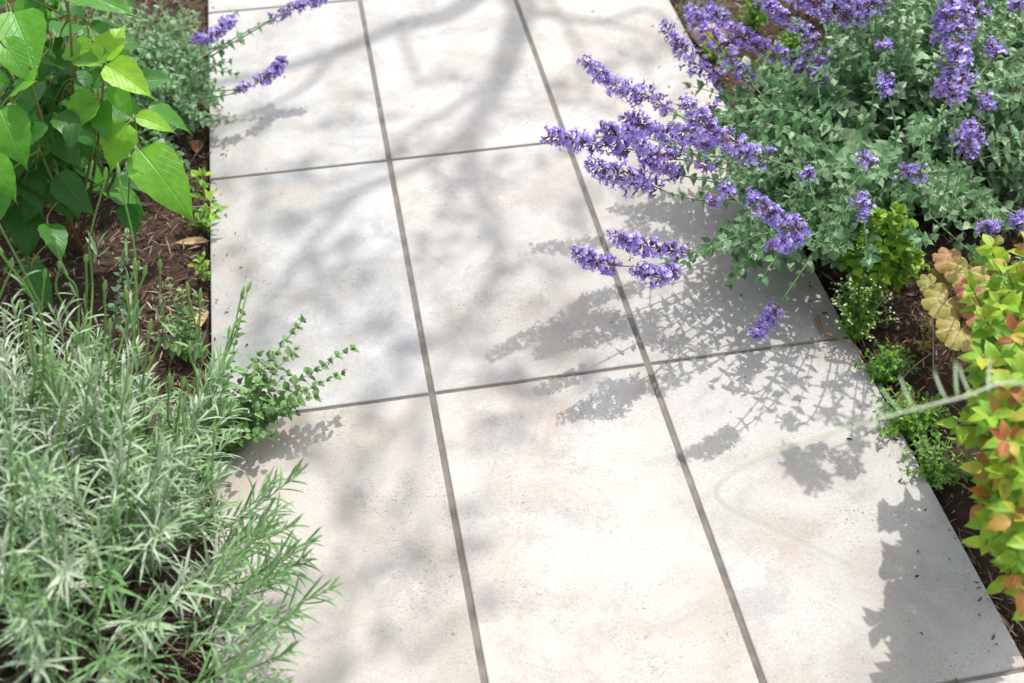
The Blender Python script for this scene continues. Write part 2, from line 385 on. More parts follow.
# ------------------------------------------------------------------ path: mortar bed with pavers as parts
mb = MB()
def box(mb, x0, x1, y0, y1, z0, z1, bev=0.0, var=.5, mat=0):
    b = bev
    prof = [(0, z0), (0, z1 - b), (b * .35, z1 - b * .3), (b, z1)] if b else [(0, z0), (0, z1)]
    V = []
    for ins, z in prof: V += [(x0 + ins, y0 + ins, z), (x1 - ins, y0 + ins, z), (x1 - ins, y1 - ins, z), (x0 + ins, y1 - ins, z)]
    n = len(prof)
    Q = [(i * 4 + j, i * 4 + (j + 1) % 4, i * 4 + 4 + (j + 1) % 4, i * 4 + 4 + j) for i in range(n - 1) for j in range(4)]
    Q.append((n * 4 - 4, n * 4 - 3, n * 4 - 2, n * 4 - 1)); Q.append((3, 2, 1, 0))
    mb.add(V, Q, None, var, mat)
xs = [LEFT, 0., PW, RIGHT]; G = .0051
ys = [k * PH for k in range(-4, 6)]
box(mb, LEFT + .008, RIGHT - .008, ys[0] + .01, ys[-1] - .01, -.055, -.0035)
path = tag(mb.build('path', M_GROUT, smooth=False), kind='structure')
TINT = {(0, 0): (.925, .945, .975), (0, 1): (.955, .97, .99), (1, 1): (.985, .98, .985), (1, 0): (.955, .94, .93), (0, -1): (.97, .935, .905), (1, -1): (1., .985, .965), (2, -1): (.985, .98, .975), (2, 0): (.975, .96, .945), (2, 1): (1., .98, .965)}
for ci in range(3):
    for ri in range(len(ys) - 1):
        x0 = xs[ci] + (G if ci else 0); x1 = xs[ci + 1] - (G if ci < 2 else 0)
        mb = MB(); c = ((x0 + x1) / 2, (ys[ri] + ys[ri + 1]) / 2, 0)
        gy_ = G * .62
        box(mb, x0, x1, ys[ri] + gy_, ys[ri + 1] - gy_, -.05, 0., .0028)
        o = mb.build('paver', M_PAVER, path, smooth=False, loc=c)
        t = TINT.get((ci, ri - 4), (.98, .975, .965)); o.color = (*t, 1)

# ------------------------------------------------------------------ flower spikes
def floret_proto():
    V = []; Q = []; UV = []; Mt = []
    def ringtube(rs, ys, mat, n=6, dz=0.):
        b = len(V)
        for i, (r, y) in enumerate(zip(rs, ys)):
            for j in range(n):
                a = j * 6.2832 / n; V.append((r * math.cos(a), y, r * math.sin(a) + dz * i)); UV.append((.5, y))
        for i in range(len(rs) - 1):
            for j in range(n): Q.append((b + i * n + j, b + i * n + (j + 1) % n, b + (i + 1) * n + (j + 1) % n, b + (i + 1) * n + j)); Mt.append(mat)
    ringtube([.06, .13, .14], [0, .22, .5], 1, 6)
    ringtube([.07, .085, .15], [.4, .68, .86], 0, 6)
    def petal(pts, w):   # a strip of quads through pts with half-widths w along X, centre offset cx
        b = len(V)
        for (cx, y, z), h in zip(pts, w):
            V.append((cx - h, y, z)); V.append((cx + h, y, z)); UV.extend([(.4, y), (.6, y)])
        for i in range(len(pts) - 1): Q.append((b + 2 * i, b + 2 * i + 1, b + 2 * i + 3, b + 2 * i + 2)); Mt.append(0)
    petal([(0, .84, -.12), (0, 1.02, -.22), (0, 1.08, -.42), (0, 1.0, -.55)], [.09, .20, .26, .12])      # lower lip
    petal([(-.12, .84, -.03), (-.30, .95, -.10), (-.42, .93, -.2)], [.07, .13, .06])                   # side lobes
    petal([(.12, .84, -.03), (.30, .95, -.10), (.42, .93, -.2)], [.07, .13, .06])
    petal([(-.07, .84, .12), (-.12, 1.0, .24), (-.15, 1.06, .36)], [.08, .12, .05])                      # upper lip
    petal([(.07, .84, .12), (.12, 1.0, .24), (.15, 1.06, .36)], [.08, .12, .05])
    return np.array(V), np.array(Q), np.array(UV), np.array(Mt)
FLORET = floret_proto()
_cv = floret_proto(); _k = _cv[3] == 1; CALYX = (_cv[0], _cv[1][_k], _cv[2], _cv[3][_k])
LEAF_CAT = [leaf_proto(7, 1, 'ovate', .35, .5, 1, .13), leaf_proto(7, 1, 'ovate', .2, .9, 1, .10), leaf_proto(6, 1, 'ovate', .55, .2, 1, .13)]

def flower_spike(parent, pts, r0=.014, r1=.023, dens=.95, spent=.14, flo=.0132, gap=(.013, .026), sparse=False):
    """pts runs tip -> base, world points; whorls of florets along it"""
    path_ = smooth_path(pts, 6)
    seg = np.linalg.norm(np.diff(path_, axis=0), axis=1); L = seg.sum()
    mb = MB()
    n = len(path_); mb.tube(path_[::-1], np.linspace(.0013, .0008, n), 5, .5, 1)
    s = .004; F = []; Cc = []
    cum = np.concatenate([[0], np.cumsum(seg)])
    while s < L:
        f = s / L
        p = np.array([np.interp(s, cum, path_[:, i]) for i in range(3)])
        q = np.array([np.interp(min(L, s + .004), cum, path_[:, i]) - np.interp(max(0, s - .004), cum, path_[:, i]) for i in range(3)])
        t = -nrm(q)                                         # towards the tip
        a = nrm(np.cross(t, [.2, .3, .93])); b = np.cross(t, a)
        grow = min(1., .35 + f * 3)
        nn = int(round((7 + 9 * grow) * dens * random.uniform(.8, 1.2)))
        r = (r0 + (r1 - r0) * min(1, f * 2.2)) * random.uniform(.6, 1.5)
        a0 = random.random() * 6.28
        for k in range(nn):
            # two cymes on opposite sides, loosely spread all round
            th = a0 + (k % 2) * math.pi + random.gauss(0, .75)
            rad = a * math.cos(th) + b * math.sin(th)
            d = nrm(rad + t * random.uniform(-.15, .75) + rng.normal(0, .18, 3))
            lf = flo * (.55 + .45 * grow) * random.uniform(.8, 1.2)
            pos = p + rad * max(0., r - lf) * random.uniform(.15, 1.) + t * random.gauss(0, .0036)
            rec = (*pos, *d, *(t + rng.normal(0, .35, 3)), lf, random.random())
            (Cc if random.random() < spent + (.25 * max(0, f - .6)) else F).append(rec)
        s += random.uniform(*gap) * (.55 + .6 * f) * (1.5 if sparse else 1.)
    for D, pr in ((F, FLORET), (Cc, CALYX)):
        if not D: continue
        A = np.array(D); Y = nrm(A[:, 3:6]); u = A[:, 6:9]; Z = nrm(u - (u * Y).sum(1, keepdims=True) * Y); X = np.cross(Y, Z); l = A[:, 9:10]
        mb.inst(pr, X * l, Y * l, Z * l, A[:, :3], A[:, 10])
    # tiny bracts
    LV = Leaves(LEAF_CAT); leafy(LV, path_, .022, .006, .009, .5, .25, 1., skip=.3, tip=False); LV.flush(mb, 2)
    return mb.build('flower_spike', [M_PETAL, M_CALYX, M_CAT], parent)

def spike_with_stem(plant, px, root, pull=.5, small_leaf=True, LV=None, **kw):
    """px: list of (x, y, z) tip -> base of the flowering part; then a stem down to the plant"""
    W = [at(*p) for p in px]
    flower_spike(plant, W, **kw)
    b = W[-1]; d = nrm(W[-1] - W[-2]) if len(W) > 1 else -UP
    r = np.asarray(root, float); c = b + d * np.linalg.norm(r - b) * pull
    st = bez(b, c, r, 12)
    m = MB(); m.tube(st[::-1], np.linspace(.0019, .0013, 12), 5, np.linspace(.2, .8, 60)[0]); m.build('stem', M_CATSTEM, plant)
    if LV is not None: leafy(LV, st[::-1], .026, .022, .012, .62, .3, .97, axil=1, droop=.15, tip=False)

# ------------------------------------------------------------------ main catmint by the path
CB = np.array([1.02, .42, -.02])
cat = thing('catmint', 'large grey-green catmint clump spilling purple flower spikes over the pavers', 'plant', CB)
LV = Leaves(LEAF_CAT); stems = MB()
def dome_stem(base, end, lift, LV, stems, spacing, L0, L1, ratio=.66, s0=.3, axil=1, var=(.15, .85), rad=.0014, **kw):
    b = base + np.array([*rng.normal(0, .04, 2), 0.]); b[2] = float(ground_z(b[0], b[1])) - .005
    m = b * .45 + end * .55 + np.array([0, 0, lift])
    st = bez(b, m, end, 12); stems.tube(st, np.linspace(rad * 1.3, rad * .6, 12), 4, random.random())
    leafy(LV, st, spacing, L0, L1, ratio, s0, 1., axil=axil, var=var, **kw)
n = 0
while n < 285:
    ph = random.uniform(0, 6.283); rr = math.sqrt(random.random())
    ex, ey = .50 * rr * math.cos(ph), .47 * rr * math.sin(ph)
    h = .40 * (1 - rr ** 2.4) * random.uniform(.62, 1.1) + random.uniform(.05, .13)
    e = CB + np.array([ex, ey, h])
    if e[1] < .17 + .05 * math.sin(e[0] * 14) and e[0] > .76: continue
    if e[0] > .76: e[2] = -.02 + (e[2] + .02) * (.28 + .72 * min(1, max(0, (e[1] - .16) / .30)))
    if e[0] < RIGHT - .30: continue
    if e[1] > .56 and e[0] < .99: continue
    if e[1] < .14 and e[0] < .88 and h < .14: continue
    dome_stem(CB, e, random.uniform(.03, .12), LV, stems, .024, .044, .019, var=(.0, 1.)); n += 1
# trailing leafy shoots that lie over the path edge
for q in ((690, 195, .2), (712, 225, .16), (705, 150, .24), (735, 262, .14), (752, 285, .1), (700, 240, .17), (760, 255, .18), (722, 180, .22), (728, 205, .2), (745, 238, .17), (775, 268, .14), (742, 170, .25), (800, 262, .16), (820, 245, .2), (790, 240, .2), (768, 228, .2), (715, 130, .28), (740, 110, .3), (735, 140, .27), (760, 130, .3), (755, 190, .24), (785, 205, .24),
          (860, 205, .20), (885, 200, .2), (910, 208, .2), (935, 216, .19), (842, 215, .2), (962, 222, .2), (985, 230, .2), (815, 215, .22), (1005, 222, .22), (835, 190, .3), (870, 190, .32), (800, 180, .3)):
    for r in range(1 if q[0] < 765 else 2):
        e = at(q[0] + random.gauss(0, 9), q[1] + random.gauss(0, 7), max(.06, q[2] + random.gauss(0, .025)))
        dome_stem(CB, e, random.uniform(.08, .16), LV, stems, .023, .038, .017, var=(.1, .9), s0=.35)
S = lambda *a: a
SPK = [  # flowering stems: pixel and height from tip to base
    (S((582, 59, .325), (600, 74, .30), (621, 88, .275), (651, 97, .25), (673, 112, .22)), {}),
    (S((547, 136, .355), (566, 139, .335), (584, 142, .315), (608, 146, .29), (634, 150, .265)), {}),
    (S((588, 163, .31), (606, 172, .285), (623, 177, .26), (643, 182, .235), (662, 190, .21)), dict(r1=.024)),
    (S((623, 116, .32), (638, 122, .30), (651, 128, .28), (671, 139, .255), (690, 152, .23)), dict(r1=.019, spent=.3)),
    (S((634, 140, .33), (650, 150, .31), (665, 158, .29), (684, 160, .27)), dict(spent=.3)),
    (S((685, 98, .44), (697, 120, .42), (712, 132, .40), (730, 143, .38), (748, 153, .355), (770, 160, .33)), {}),
    (S((662, 23, .33), (681, 48, .29), (692, 60, .27), (705, 70, .25), (724, 82, .22)), {}),
    (S((703, 2, .36), (722, 20, .345), (741, 36, .33), (763, 47, .32), (786, 58, .31), (806, 72, .30)), dict(spent=.3, r1=.020)),
    (S((786, -4, .44), (806, 1, .43), (828, 8, .42), (850, 15, .41), (868, 12, .40)), dict(r1=.024)),
    (S((792, 24, .36), (806, 34, .355), (816, 46, .345), (818, 60, .335), (818, 80, .32)), dict(sparse=True, spent=.3)),
    (S((971, 122, .50), (969, 136, .485), (966, 148, .47), (962, 164, .45)), dict(r0=.021, r1=.026, dens=1.3)),
    (S((884, 44, .40), (882, 52, .39)), dict(r1=.013)),
    (S((886, 74, .41), (886, 86, .395), (889, 97, .38)), dict(r1=.013)),
    (S((862, 194, .35), (863, 206, .335), (864, 218, .32)), dict(r1=.015)),
    (S((807, 172, .34), (809, 181, .33)), dict(r1=.011)),
    (S((904, 172, .34), (912, 174, .335), (922, 173, .33)), dict(r1=.013)),
    (S((760, 206, .38), (772, 214, .36), (783, 222, .34), (797, 230, .32), (806, 236, .30)), dict(r1=.021)),
    (S((772, 246, .32), (784, 244, .31), (798, 240, .29)), dict(r1=.019)),
    (S((573, 251, .225), (588, 259, .205), (603, 264, .185), (622, 266, .165)), dict(r1=.018)),
    (S((614, 236, .285), (630, 242, .265), (646, 246, .245), (664, 250, .225), (682, 252, .205)), dict(r1=.020)),
    (S((632, 266, .235), (648, 274, .22), (662, 277, .205), (678, 268, .19)), dict(r1=.018)),
    (S((754, 335, .07), (762, 326, .075), (771, 316, .085), (778, 306, .10)), dict(r1=.017)),
    (S((712, 204, .24), (716, 196, .24)), dict(r1=.012)),
    (S((704, 168, .29), (712, 164, .28)), dict(r1=.016, spent=.25)),
    (S((713, 106, .36), (714, 116, .35)), dict(r1=.015)),
    (S((861, 156, .35), (867, 162, .345), (876, 168, .34)), dict(r1=.008, sparse=True)),
    (S((986, 229, .31), (990, 224, .30)), dict(r1=.014)),
    (S((1020, 214, .33), (1022, 224, .32)), dict(r1=.011)),
    (S((754, 192, .26), (752, 204, .25)), dict(r1=.006)),
    (S((688, 8, .37), (704, 30, .35), (722, 48, .33), (738, 60, .31)), dict(r1=.019)),
    (S((760, -4, .40), (776, 12, .39), (790, 20, .38)), dict(r1=.02)),
    (S((728, 62, .30), (742, 72, .29), (752, 84, .28)), dict(r1=.016, sparse=True)),
    (S((836, -4, .44), (850, 4, .43), (866, 6, .42), (880, 2, .41)), dict(r1=.02)),
    (S((640, 150, .27), (652, 164, .26), (668, 172, .25), (684, 176, .24)), dict(r1=.018, spent=.25)),
    (S((600, 128, .34), (616, 133, .325), (632, 132, .31), (648, 138, .30)), dict(r1=.016)),
    (S((676, 128, .33), (690, 136, .315), (704, 142, .30)), dict(r1=.016, spent=.3)),
    (S((724, 188, .25), (730, 194, .245)), dict(r1=.012)),
    (S((704, 146, .32), (710, 136, .31), (704, 124, .30)), dict(r1=.012, sparse=True)),
]
for i, (px, kw) in enumerate(SPK):
    b = at(*px[-1])
    root = CB + np.array([(b[0] - CB[0]) * .45, (b[1] - CB[1]) * .45, .16 + random.uniform(-.03, .05)])
    spike_with_stem(cat, px, root, LV=LV, **kw)
fm = MB(); LV.flush(fm); fm.build('foliage', M_CAT, cat)
stems.build('leafy_stem', M_CATSTEM, cat)

# ------------------------------------------------------------------ second catmint, further back, with the tall upright spike
CB2 = np.array([1.33, .92, -.02])
cat2 = thing('catmint', 'catmint with one tall thick upright flower spike standing behind the spilling clump', 'plant', CB2)
LV = Leaves(LEAF_CAT); stems = MB()
for k in range(230):
    ph = random.uniform(0, 6.283); rr = math.sqrt(random.random())
    e = CB2 + np.array([.50 * rr * math.cos(ph), .50 * rr * math.sin(ph), .46 * (1 - rr ** 2.4) * random.uniform(.6, 1.1) + random.uniform(.05, .12)])
    if e[0] < 1.03: continue
    dome_stem(CB2, e, random.uniform(.03, .12), LV, stems, .025, .043, .019, var=(.0, .9))
SPK2 = [
    (S((946, -12, .66), (951, 12, .64), (955, 34, .62), (957, 56, .60), (957, 78, .575), (956, 98, .55)), dict(r0=.020, r1=.028, dens=1.5)),
    (S((972, -4, .62), (976, 10, .60), (972, 24, .58)), dict(r1=.022, spent=.3)),
    (S((990, 44, .56), (997, 53, .55), (990, 62, .54)), dict(r1=.018, spent=.2)),
    (S((984, 94, .52), (988, 102, .51), (984, 110, .50)), dict(r1=.016, spent=.25)),
    (S((938, 84, .54), (947, 92, .53), (965, 88, .53)), dict(r1=.015, spent=.3)),
    (S((1016, 2, .56), (1020, 12, .55)), dict(r1=.014, sparse=True)),
]
for px, kw in SPK2:
    b = at(*px[-1]); root = CB2 + np.array([(b[0] - CB2[0]) * .5, (b[1] - CB2[1]) * .5, .2])
    spike_with_stem(cat2, px, root, LV=LV, **kw)
fm = MB(); LV.flush(fm); fm.build('foliage', M_CAT, cat2); stems.build('leafy_stem', M_CATSTEM, cat2)

# ------------------------------------------------------------------ catmint across the path, behind the broad-leaved shrub
CB3 = np.array([-.56, .98, -.02])
cat3 = thing('catmint', 'grey-green catmint behind the broad-leaved shrub with slim spikes reaching over the pale pavers', 'plant', CB3)
LV = Leaves(LEAF_CAT); stems = MB()
for k in range(170):
    ph = random.uniform(0, 6.283); rr = math.sqrt(random.random())
    e = CB3 + np.array([.27 * rr * math.cos(ph), .36 * rr * math.sin(ph), .17 * (1 - rr ** 2) * random.uniform(.6, 1.1) + random.uniform(.04, .09)])
    if e[0] > -.33: continue
    dome_stem(CB3, e, random.uniform(.02, .08), LV, stems, .018, .031, .014, var=(.15, .9))
for q in ((222, 92, .13), (232, 62, .15), (245, 40, .16), (215, 80, .13), (228, 48, .16), (205, 100, .1), (236, 74, .14), (190, 105, .08)):
    dome_stem(CB3, at(*q), .08, LV, stems, .018, .022, .011, var=(.2, .9), s0=.4)
for px, kw in [(S((192, 39, .20), (204, 38, .20), (215, 34, .20), (224, 26, .20), (234, 15, .195)), dict(r0=.009, r1=.014)),
               (S((283, 59, .10), (275, 71, .10), (266, 78, .10), (259, 82, .10)), dict(r0=.009, r1=.013)),
               (S((247, 86, .10), (240, 90, .10)), dict(r1=.010)),
               (S((326, -3, .22), (313, 1, .215), (303, 4, .21), (293, 9, .205)), dict(r1=.013)),
               (S((290, 7, .19), (281, 15, .185), (270, 20, .18)), dict(r1=.012, sparse=True))]:
    b = at(*px[-1]); spike_with_stem(cat3, px, CB3 + np.array([(b[0] - CB3[0]) * .3, (b[1] - CB3[1]) * .3, .09]), .35, LV=LV, **kw)
fm = MB(); LV.flush(fm); fm.build('foliage', M_CAT, cat3); stems.build('leafy_stem', M_CATSTEM, cat3)

# ------------------------------------------------------------------ broad-leaved shrub, top left
SB = np.array([-.66, .52, -.02])
shrub = thing('broad_leaf_shrub', 'bright green shrub with big pointed veined leaves beside the pavers', 'shrub', SB)
LEAF_BIG = [leaf_proto(12, 3, 'acum', .28, .7, 1, .03, .012), leaf_proto(12, 3, 'acum', .12, 1.0, 1, .03, .02), leaf_proto(12, 3, 'acum', .4, .4, 1, .03, .015)]
LV = Leaves(LEAF_BIG); pet = MB()
def big_leaf(base, tip, zb, zt, var, wid=.62, k=None, nod=None, tilt=(0, 0, 0)):
    b = at(*base, zb); t = at(*tip, zt); d = t - b; L = np.linalg.norm(d) * 1.0
    up = nrm(UP * 1. + nrm(CAM - b) * .5 + np.array(tilt))
    LV.add(b, nrm(d + up * .12 * L), up, L, L * wid, var, k)
    if nod is not None: pet.tube(bez(nod, (nod + b) / 2 + UP * .01, b, 6), [.0022, .002, .0018, .0016, .0014, .0012], 5, .8)
N1 = at(104, 66, .46); N2 = at(99, 104, .40); N3 = at(135, 122, .36); N4 = at(30, 80, .48); N5 = at(40, 150, .33); N6 = at(70, 20, .52)
BL = [((90, 50), (42, 44), .46, .45, .86, .50, N1), ((103, 60), (126, 20), .47, .50, .95, .58, N1), ((102, 64), (69, 56), .47, .45, .8, .62, N1),
      ((108, 66), (156, 98), .465, .43, .97, .62, N1), ((110, 86), (138, 120), .43, .38, .75, .55, N2), ((97, 98), (54, 132), .41, .37, .82, .68, N2),
      ((98, 78), (84, 98), .42, .37, .55, .8, N2), ((127, 125), (98, 171), .37, .33, .85, .72, N3), ((137, 117), (180, 129), .37, .35, .93, .50, N3),
      ((140, 150), (197, 217), .33, .28, .80, .52, N3), ((50, 150), (72, 218), .24, .19, .28, .66, N5), ((107, 183), (86, 180), .2, .19, .7, .5, N3),
      ((128, 205), (136, 238), .14, .1, .35, .75, N3), ((62, -14), (142, 14), .56, .53, .58, .55, N6), ((68, -6), (40, -30), .56, .53, .6, .6, N6),
      ((14, 14), (38, 76), .55, .50, .72, .66, N4), ((2, 40), (30, 82), .54, .5, .7, .62, N4), ((34, 80), (-12, 86), .50, .47, .72, .62, N4),
      ((0, 108), (24, 168), .46, .41, .68, .62, N4), ((-14, 150), (22, 204), .42, .36, .72, .45, N4), ((44, 126), (26, 168), .36, .31, .5, .75, N5),
      ((66, 90), (40, 120), .33, .28, .30, .66, N2), ((80, 100), (62, 150), .34, .29, .34, .66, N2), ((92, 110), (118, 138), .36, .32, .42, .66, N2),
      ((60, 36), (82, 12), .44, .43, .45, .6, N6), ((48, 50), (20, 96), .42, .37, .4, .6, N4), ((80, 62), (50, 92), .36, .33, .32, .6, N2),
      ((22, -4), (48, 34), .54, .5, .66, .6, N6), ((40, 20), (8, 8), .52, .5, .6, .6, N4), ((2, 180), (-20, 240), .3, .26, .6, .5, N5), ((6, 222), (26, 226), .1, .09, .7, .4, N5),
      ((88, 26), (116, 46), .38, .36, .35, .6, N1), ((36, 170), (8, 160), .28, .27, .35, .7, N5), ((30, 120), (-6, 130), .34, .32, .5, .66, N5), ((58, 128), (50, 176), .30, .25, .45, .66, N5), ((20, 150), (44, 196), .27, .23, .4, .66, N5), ((72, 118), (90, 160), .3, .26, .5, .6, N2), ((60, 140), (92, 150), .26, .24, .25, .6, N5), ((44, 105), (70, 120), .30, .27, .25, .7, N5)]
for b, t, zb, zt, v, w, nod in BL: big_leaf(b, t, zb, zt, v, w, None, nod, rng.normal(0, .12, 3))
# lower and outer leaves that fill the shrub
for k in range(95):
    q = (random.uniform(-25, 75), random.uniform(-25, 165)); z = random.uniform(.18, .46) - max(0, q[1] - 90) * .0012
    b = at(*q, z); o_ = b - SB; ph = math.atan2(o_[1], o_[0]) + random.gauss(0, 1.)
    d = nrm([math.cos(ph), math.sin(ph) - .35, random.uniform(-.45, .05)]); L = random.uniform(.05, .085)
    LV.add(b, d, nrm(UP + nrm(CAM - b) * .35 + rng.normal(0, .25, 3)), L, L * random.uniform(.56, .72), random.uniform(.05, .66))
for k in range(105):
    q = (random.uniform(-25, 118), random.uniform(-25, 130)); z = random.uniform(.20, .42)
    if k > 80: q = (random.uniform(-20, 95), random.uniform(120, 205)); z = random.uniform(.08, .24)
    b = at(*q, z); o_ = b - SB; ph = math.atan2(o_[1], o_[0]) + random.gauss(0, .8)
    d = nrm([math.cos(ph), math.sin(ph) - .3, random.uniform(-.5, .0)]); L = random.uniform(.05, .085)
    LV.add(b, d, nrm(UP + nrm(CAM - b) * .3 + rng.normal(0, .2, 3)), L, L * random.uniform(.56, .70), random.uniform(.15, .72))
    pet.tube(bez(SB + np.array([o_[0] * .3, o_[1] * .3, z * .8]), b - d * .02 + UP * .01, b, 6), .0013, 5, .7)
for k in range(46):
    ph = random.uniform(0, 6.283); r = random.uniform(.05, .3); z = random.uniform(.14, .40)
    b = np.array([SB[0] - .08 + r * math.cos(ph), SB[1] + .02 + r * math.sin(ph) * .9, z])
    if b[0] > -.5 and b[1] < .45: continue
    d = nrm([math.cos(ph), math.sin(ph), random.uniform(-.6, .1)]); L = random.uniform(.07, .12)
    LV.add(b, d, nrm(UP + rng.normal(0, .25, 3)), L, L * random.uniform(.5, .68), random.uniform(.1, .6))
    pet.tube(bez(SB + np.array([r * .25 * math.cos(ph), r * .25 * math.sin(ph), z * .8]), b - d * .02 + UP * .01, b, 6), .0014, 5, .7)
for nd_ in (N1, N2, N3, N4, N5, N6):
    r0 = SB + np.array([*rng.normal(0, .03, 2), 0]); m = MB(); c = r0 * .4 + nd_ * .6; c[2] = nd_[2] * .45
    m.tube(bez(r0, c, nd_, 12), np.linspace(.0040, .0022, 12), 6, np.repeat(np.linspace(0, .8, 12), 6)); m.build('stem', M_SHRUBSTEM, shrub)
fm = MB(); LV.flush(fm); fm.build('foliage', M_SHRUB, shrub); pet.build('leaf_stalk', M_SHRUBSTEM, shrub)

# ------------------------------------------------------------------ lavender bush, bottom left
LB = np.array([-.62, -.34, -.02])
lav = thing('lavender_bush', 'silvery green lavender bush with thin needle leaves leaning onto the path edge', 'shrub', LB)
NEEDLE = [leaf_proto(4, 1, 'strap', .5, -.5), leaf_proto(4, 1, 'strap', .5, .5), leaf_proto(4, 1, 'strap', .5, 1.0)]
LV = Leaves(NEEDLE); wood = MB(); shoots = MB()
def lav_shoot(tip, d, L, green=0., dense=1.):
    base = tip - d * L
    mid = (base + tip) / 2 + rng.normal(0, .008, 3)
    st = bez(base, mid, tip, 8)
    shoots.tube(st, np.linspace(.0014, .0008, 8), 4, random.random())
    cr = LB + np.array([*rng.normal(0, .05, 2), .05]); c = cr * .5 + base * .5 - UP * .03
    wood.tube(bez(cr, c, base, 7), np.linspace(.0035, .0014, 7), 5, random.random())
    P, T, Sx = arc_sample(st, .0095 / dense, .05, 1.)
    v0 = random.uniform(.4, 1.) - green * random.uniform(.2, .5)
    for i in range(len(P)):
        t = T[i]; a = nrm(np.cross(t, [.3, .5, .81])); b = np.cross(t, a); th = (i % 2) * 1.571 + i * .2
        f = Sx[i]; l = (.044 + .016 * math.sin(f * 3.1)) * (1 - .5 * f ** 4) * random.uniform(.75, 1.2)
        for sg in (0, math.pi):
            p = a * math.cos(th + sg) + b * math.sin(th + sg)
            dd = nrm(p * (.75 - .35 * f) + t * (.6 + .5 * f) + rng.normal(0, .15, 3))
            var = np.clip(v0 - .35 * f * (1 if green else .4) + random.gauss(0, .14), 0, 1)
            LV.add(P[i], dd, nrm(t * .6 + UP * .5 - dd * .2), l, random.uniform(.0026, .0042), var)
n = 0
while n < 265:
    ph = random.uniform(0, 6.283); rr = math.sqrt(random.random())
    s = random.uniform(.72, 1.05)
    e = LB + np.array([.37 * rr * math.cos(ph) * s, (.45 if math.sin(ph) > 0 else .52) * rr * math.sin(ph) * s, (.42 * math.sqrt(max(0, 1 - rr ** 2.4)) + .03) * s])
    if e[0] > -.33 and e[1] > -.30: continue
    d = nrm(nrm((e - LB) * np.array([1, 1, .6])) + UP * .75 + rng.normal(0, .22, 3))
    lav_shoot(e, d, random.uniform(.10, .17), float(random.random() < .45)); n += 1
for q, z in (((302, 470), .20), ((332, 588), .19), ((312, 540), .20), ((305, 560), .18), ((292, 650), .16), ((275, 480), .20), ((268, 530), .22), ((300, 612), .19), ((262, 610), .22), ((280, 575), .2), ((250, 660), .22), ((240, 560), .24), ((285, 505), .2), ((296, 525), .2), ((270, 640), .2), ((258, 690), .2), ((282, 690), .17)):
    e = at(*q, z); d = nrm((e - LB) * np.array([1, .5, .35]) + UP * .16 + np.array([0, .08, 0])); lav_shoot(e, d, random.uniform(.11, .16), 1., 1.)
for k in range(46):
    q = (random.uniform(130, 232), random.uniform(360, 520)); e = at(*q, random.uniform(.14, .27)); lav_shoot(e, nrm((e - LB) * np.array([1, 1, .4]) + UP * .32 + rng.normal(0, .06, 3)), random.uniform(.10, .15), float(random.random() < .6))
# woody branches low in the bush
for k in range(9):
    ph = -.9 + k * .55; e = LB + np.array([.26 * math.cos(ph), .26 * math.sin(ph), random.uniform(.16, .26)])
    m = MB(); m.tube(bez(LB + np.array([0, 0, -.01]), LB * .5 + e * .5 - UP * .05, e, 10), np.linspace(.008, .0035, 10), 7, random.random()); m.build('branch', M_WOOD, lav)
# flowering stalks rising out of the bush, buds still closed
STK = [((105, 180), .50, (92, 300)), ((119, 178), .50, (134, 330)), ((-2, 222), .56, (44, 330)), ((2, 255), .56, (52, 350)), ((54, 240), .52, (78, 300)), ((86, 262), .48, (85, 330)), ((22, 308), .52, (40, 380)), ((160, 268), .42, (160, 340)), ((247, 292), .22, (215, 375)), ((241, 298), .2, (222, 360)), ((60, 268), .5, (70, 330)), ((30, 330), .5, (30, 420)), ((150, 330), .42, (140, 420)), ((200, 300), .34, (196, 380)), ((110, 330), .48, (110, 430)), ((70, 395), .5, (70, 480)), ((180, 400), .38, (176, 470)), ((18, 470), .5, (10, 560)), ((130, 440), .46, (128, 520)), ((214, 440), .3, (206, 520)), ((15, 560), .5, (20, 640)), ((90, 560), .46, (96, 640))]
for k in range(16):
    x = random.uniform(0, 205); y = random.uniform(250, 400); STK.append(((x + random.gauss(0, 14), y), random.uniform(.40, .52) - .0006 * x, (x, y + random.uniform(60, 100))))
for (tx, ty), z, (bx, by) in STK:
    t = at(tx, ty, z); b = at(bx, by, z * .55); m = MB()
    cr = LB + np.array([*rng.normal(0, .05, 2), .06]); sp = smooth_path([cr, cr * .45 + b * .55 + (t - b) * -.12, b, (b + t) / 2 + rng.normal(0, .008, 3), t], 6)
    m.tube(sp, np.linspace(.0024, .0014, len(sp)), 5, random.random())
    bud = t + nrm(t - b) * np.linspace(0, .022, 6)[:, None]
    m.tube(bud, [.0016, .0030, .0034, .0030, .0022, .001], 6, .9); m.build('flower_stalk', M_LAVSTEM, lav)
    for k in range(5):
        f = random.uniform(.05, .5); p = b + (t - b) * f; dd = nrm(nrm(t - b) + rng.normal(0, .35, 3)); LV.add(p, dd, UP, random.uniform(.03, .045), .004, random.uniform(0, .4))
fm = MB(); LV.flush(fm); fm.build('foliage', M_LAV, lav); wood.build('twig', M_WOOD, lav); shoots.build('shoot', M_LAVSTEM, lav)

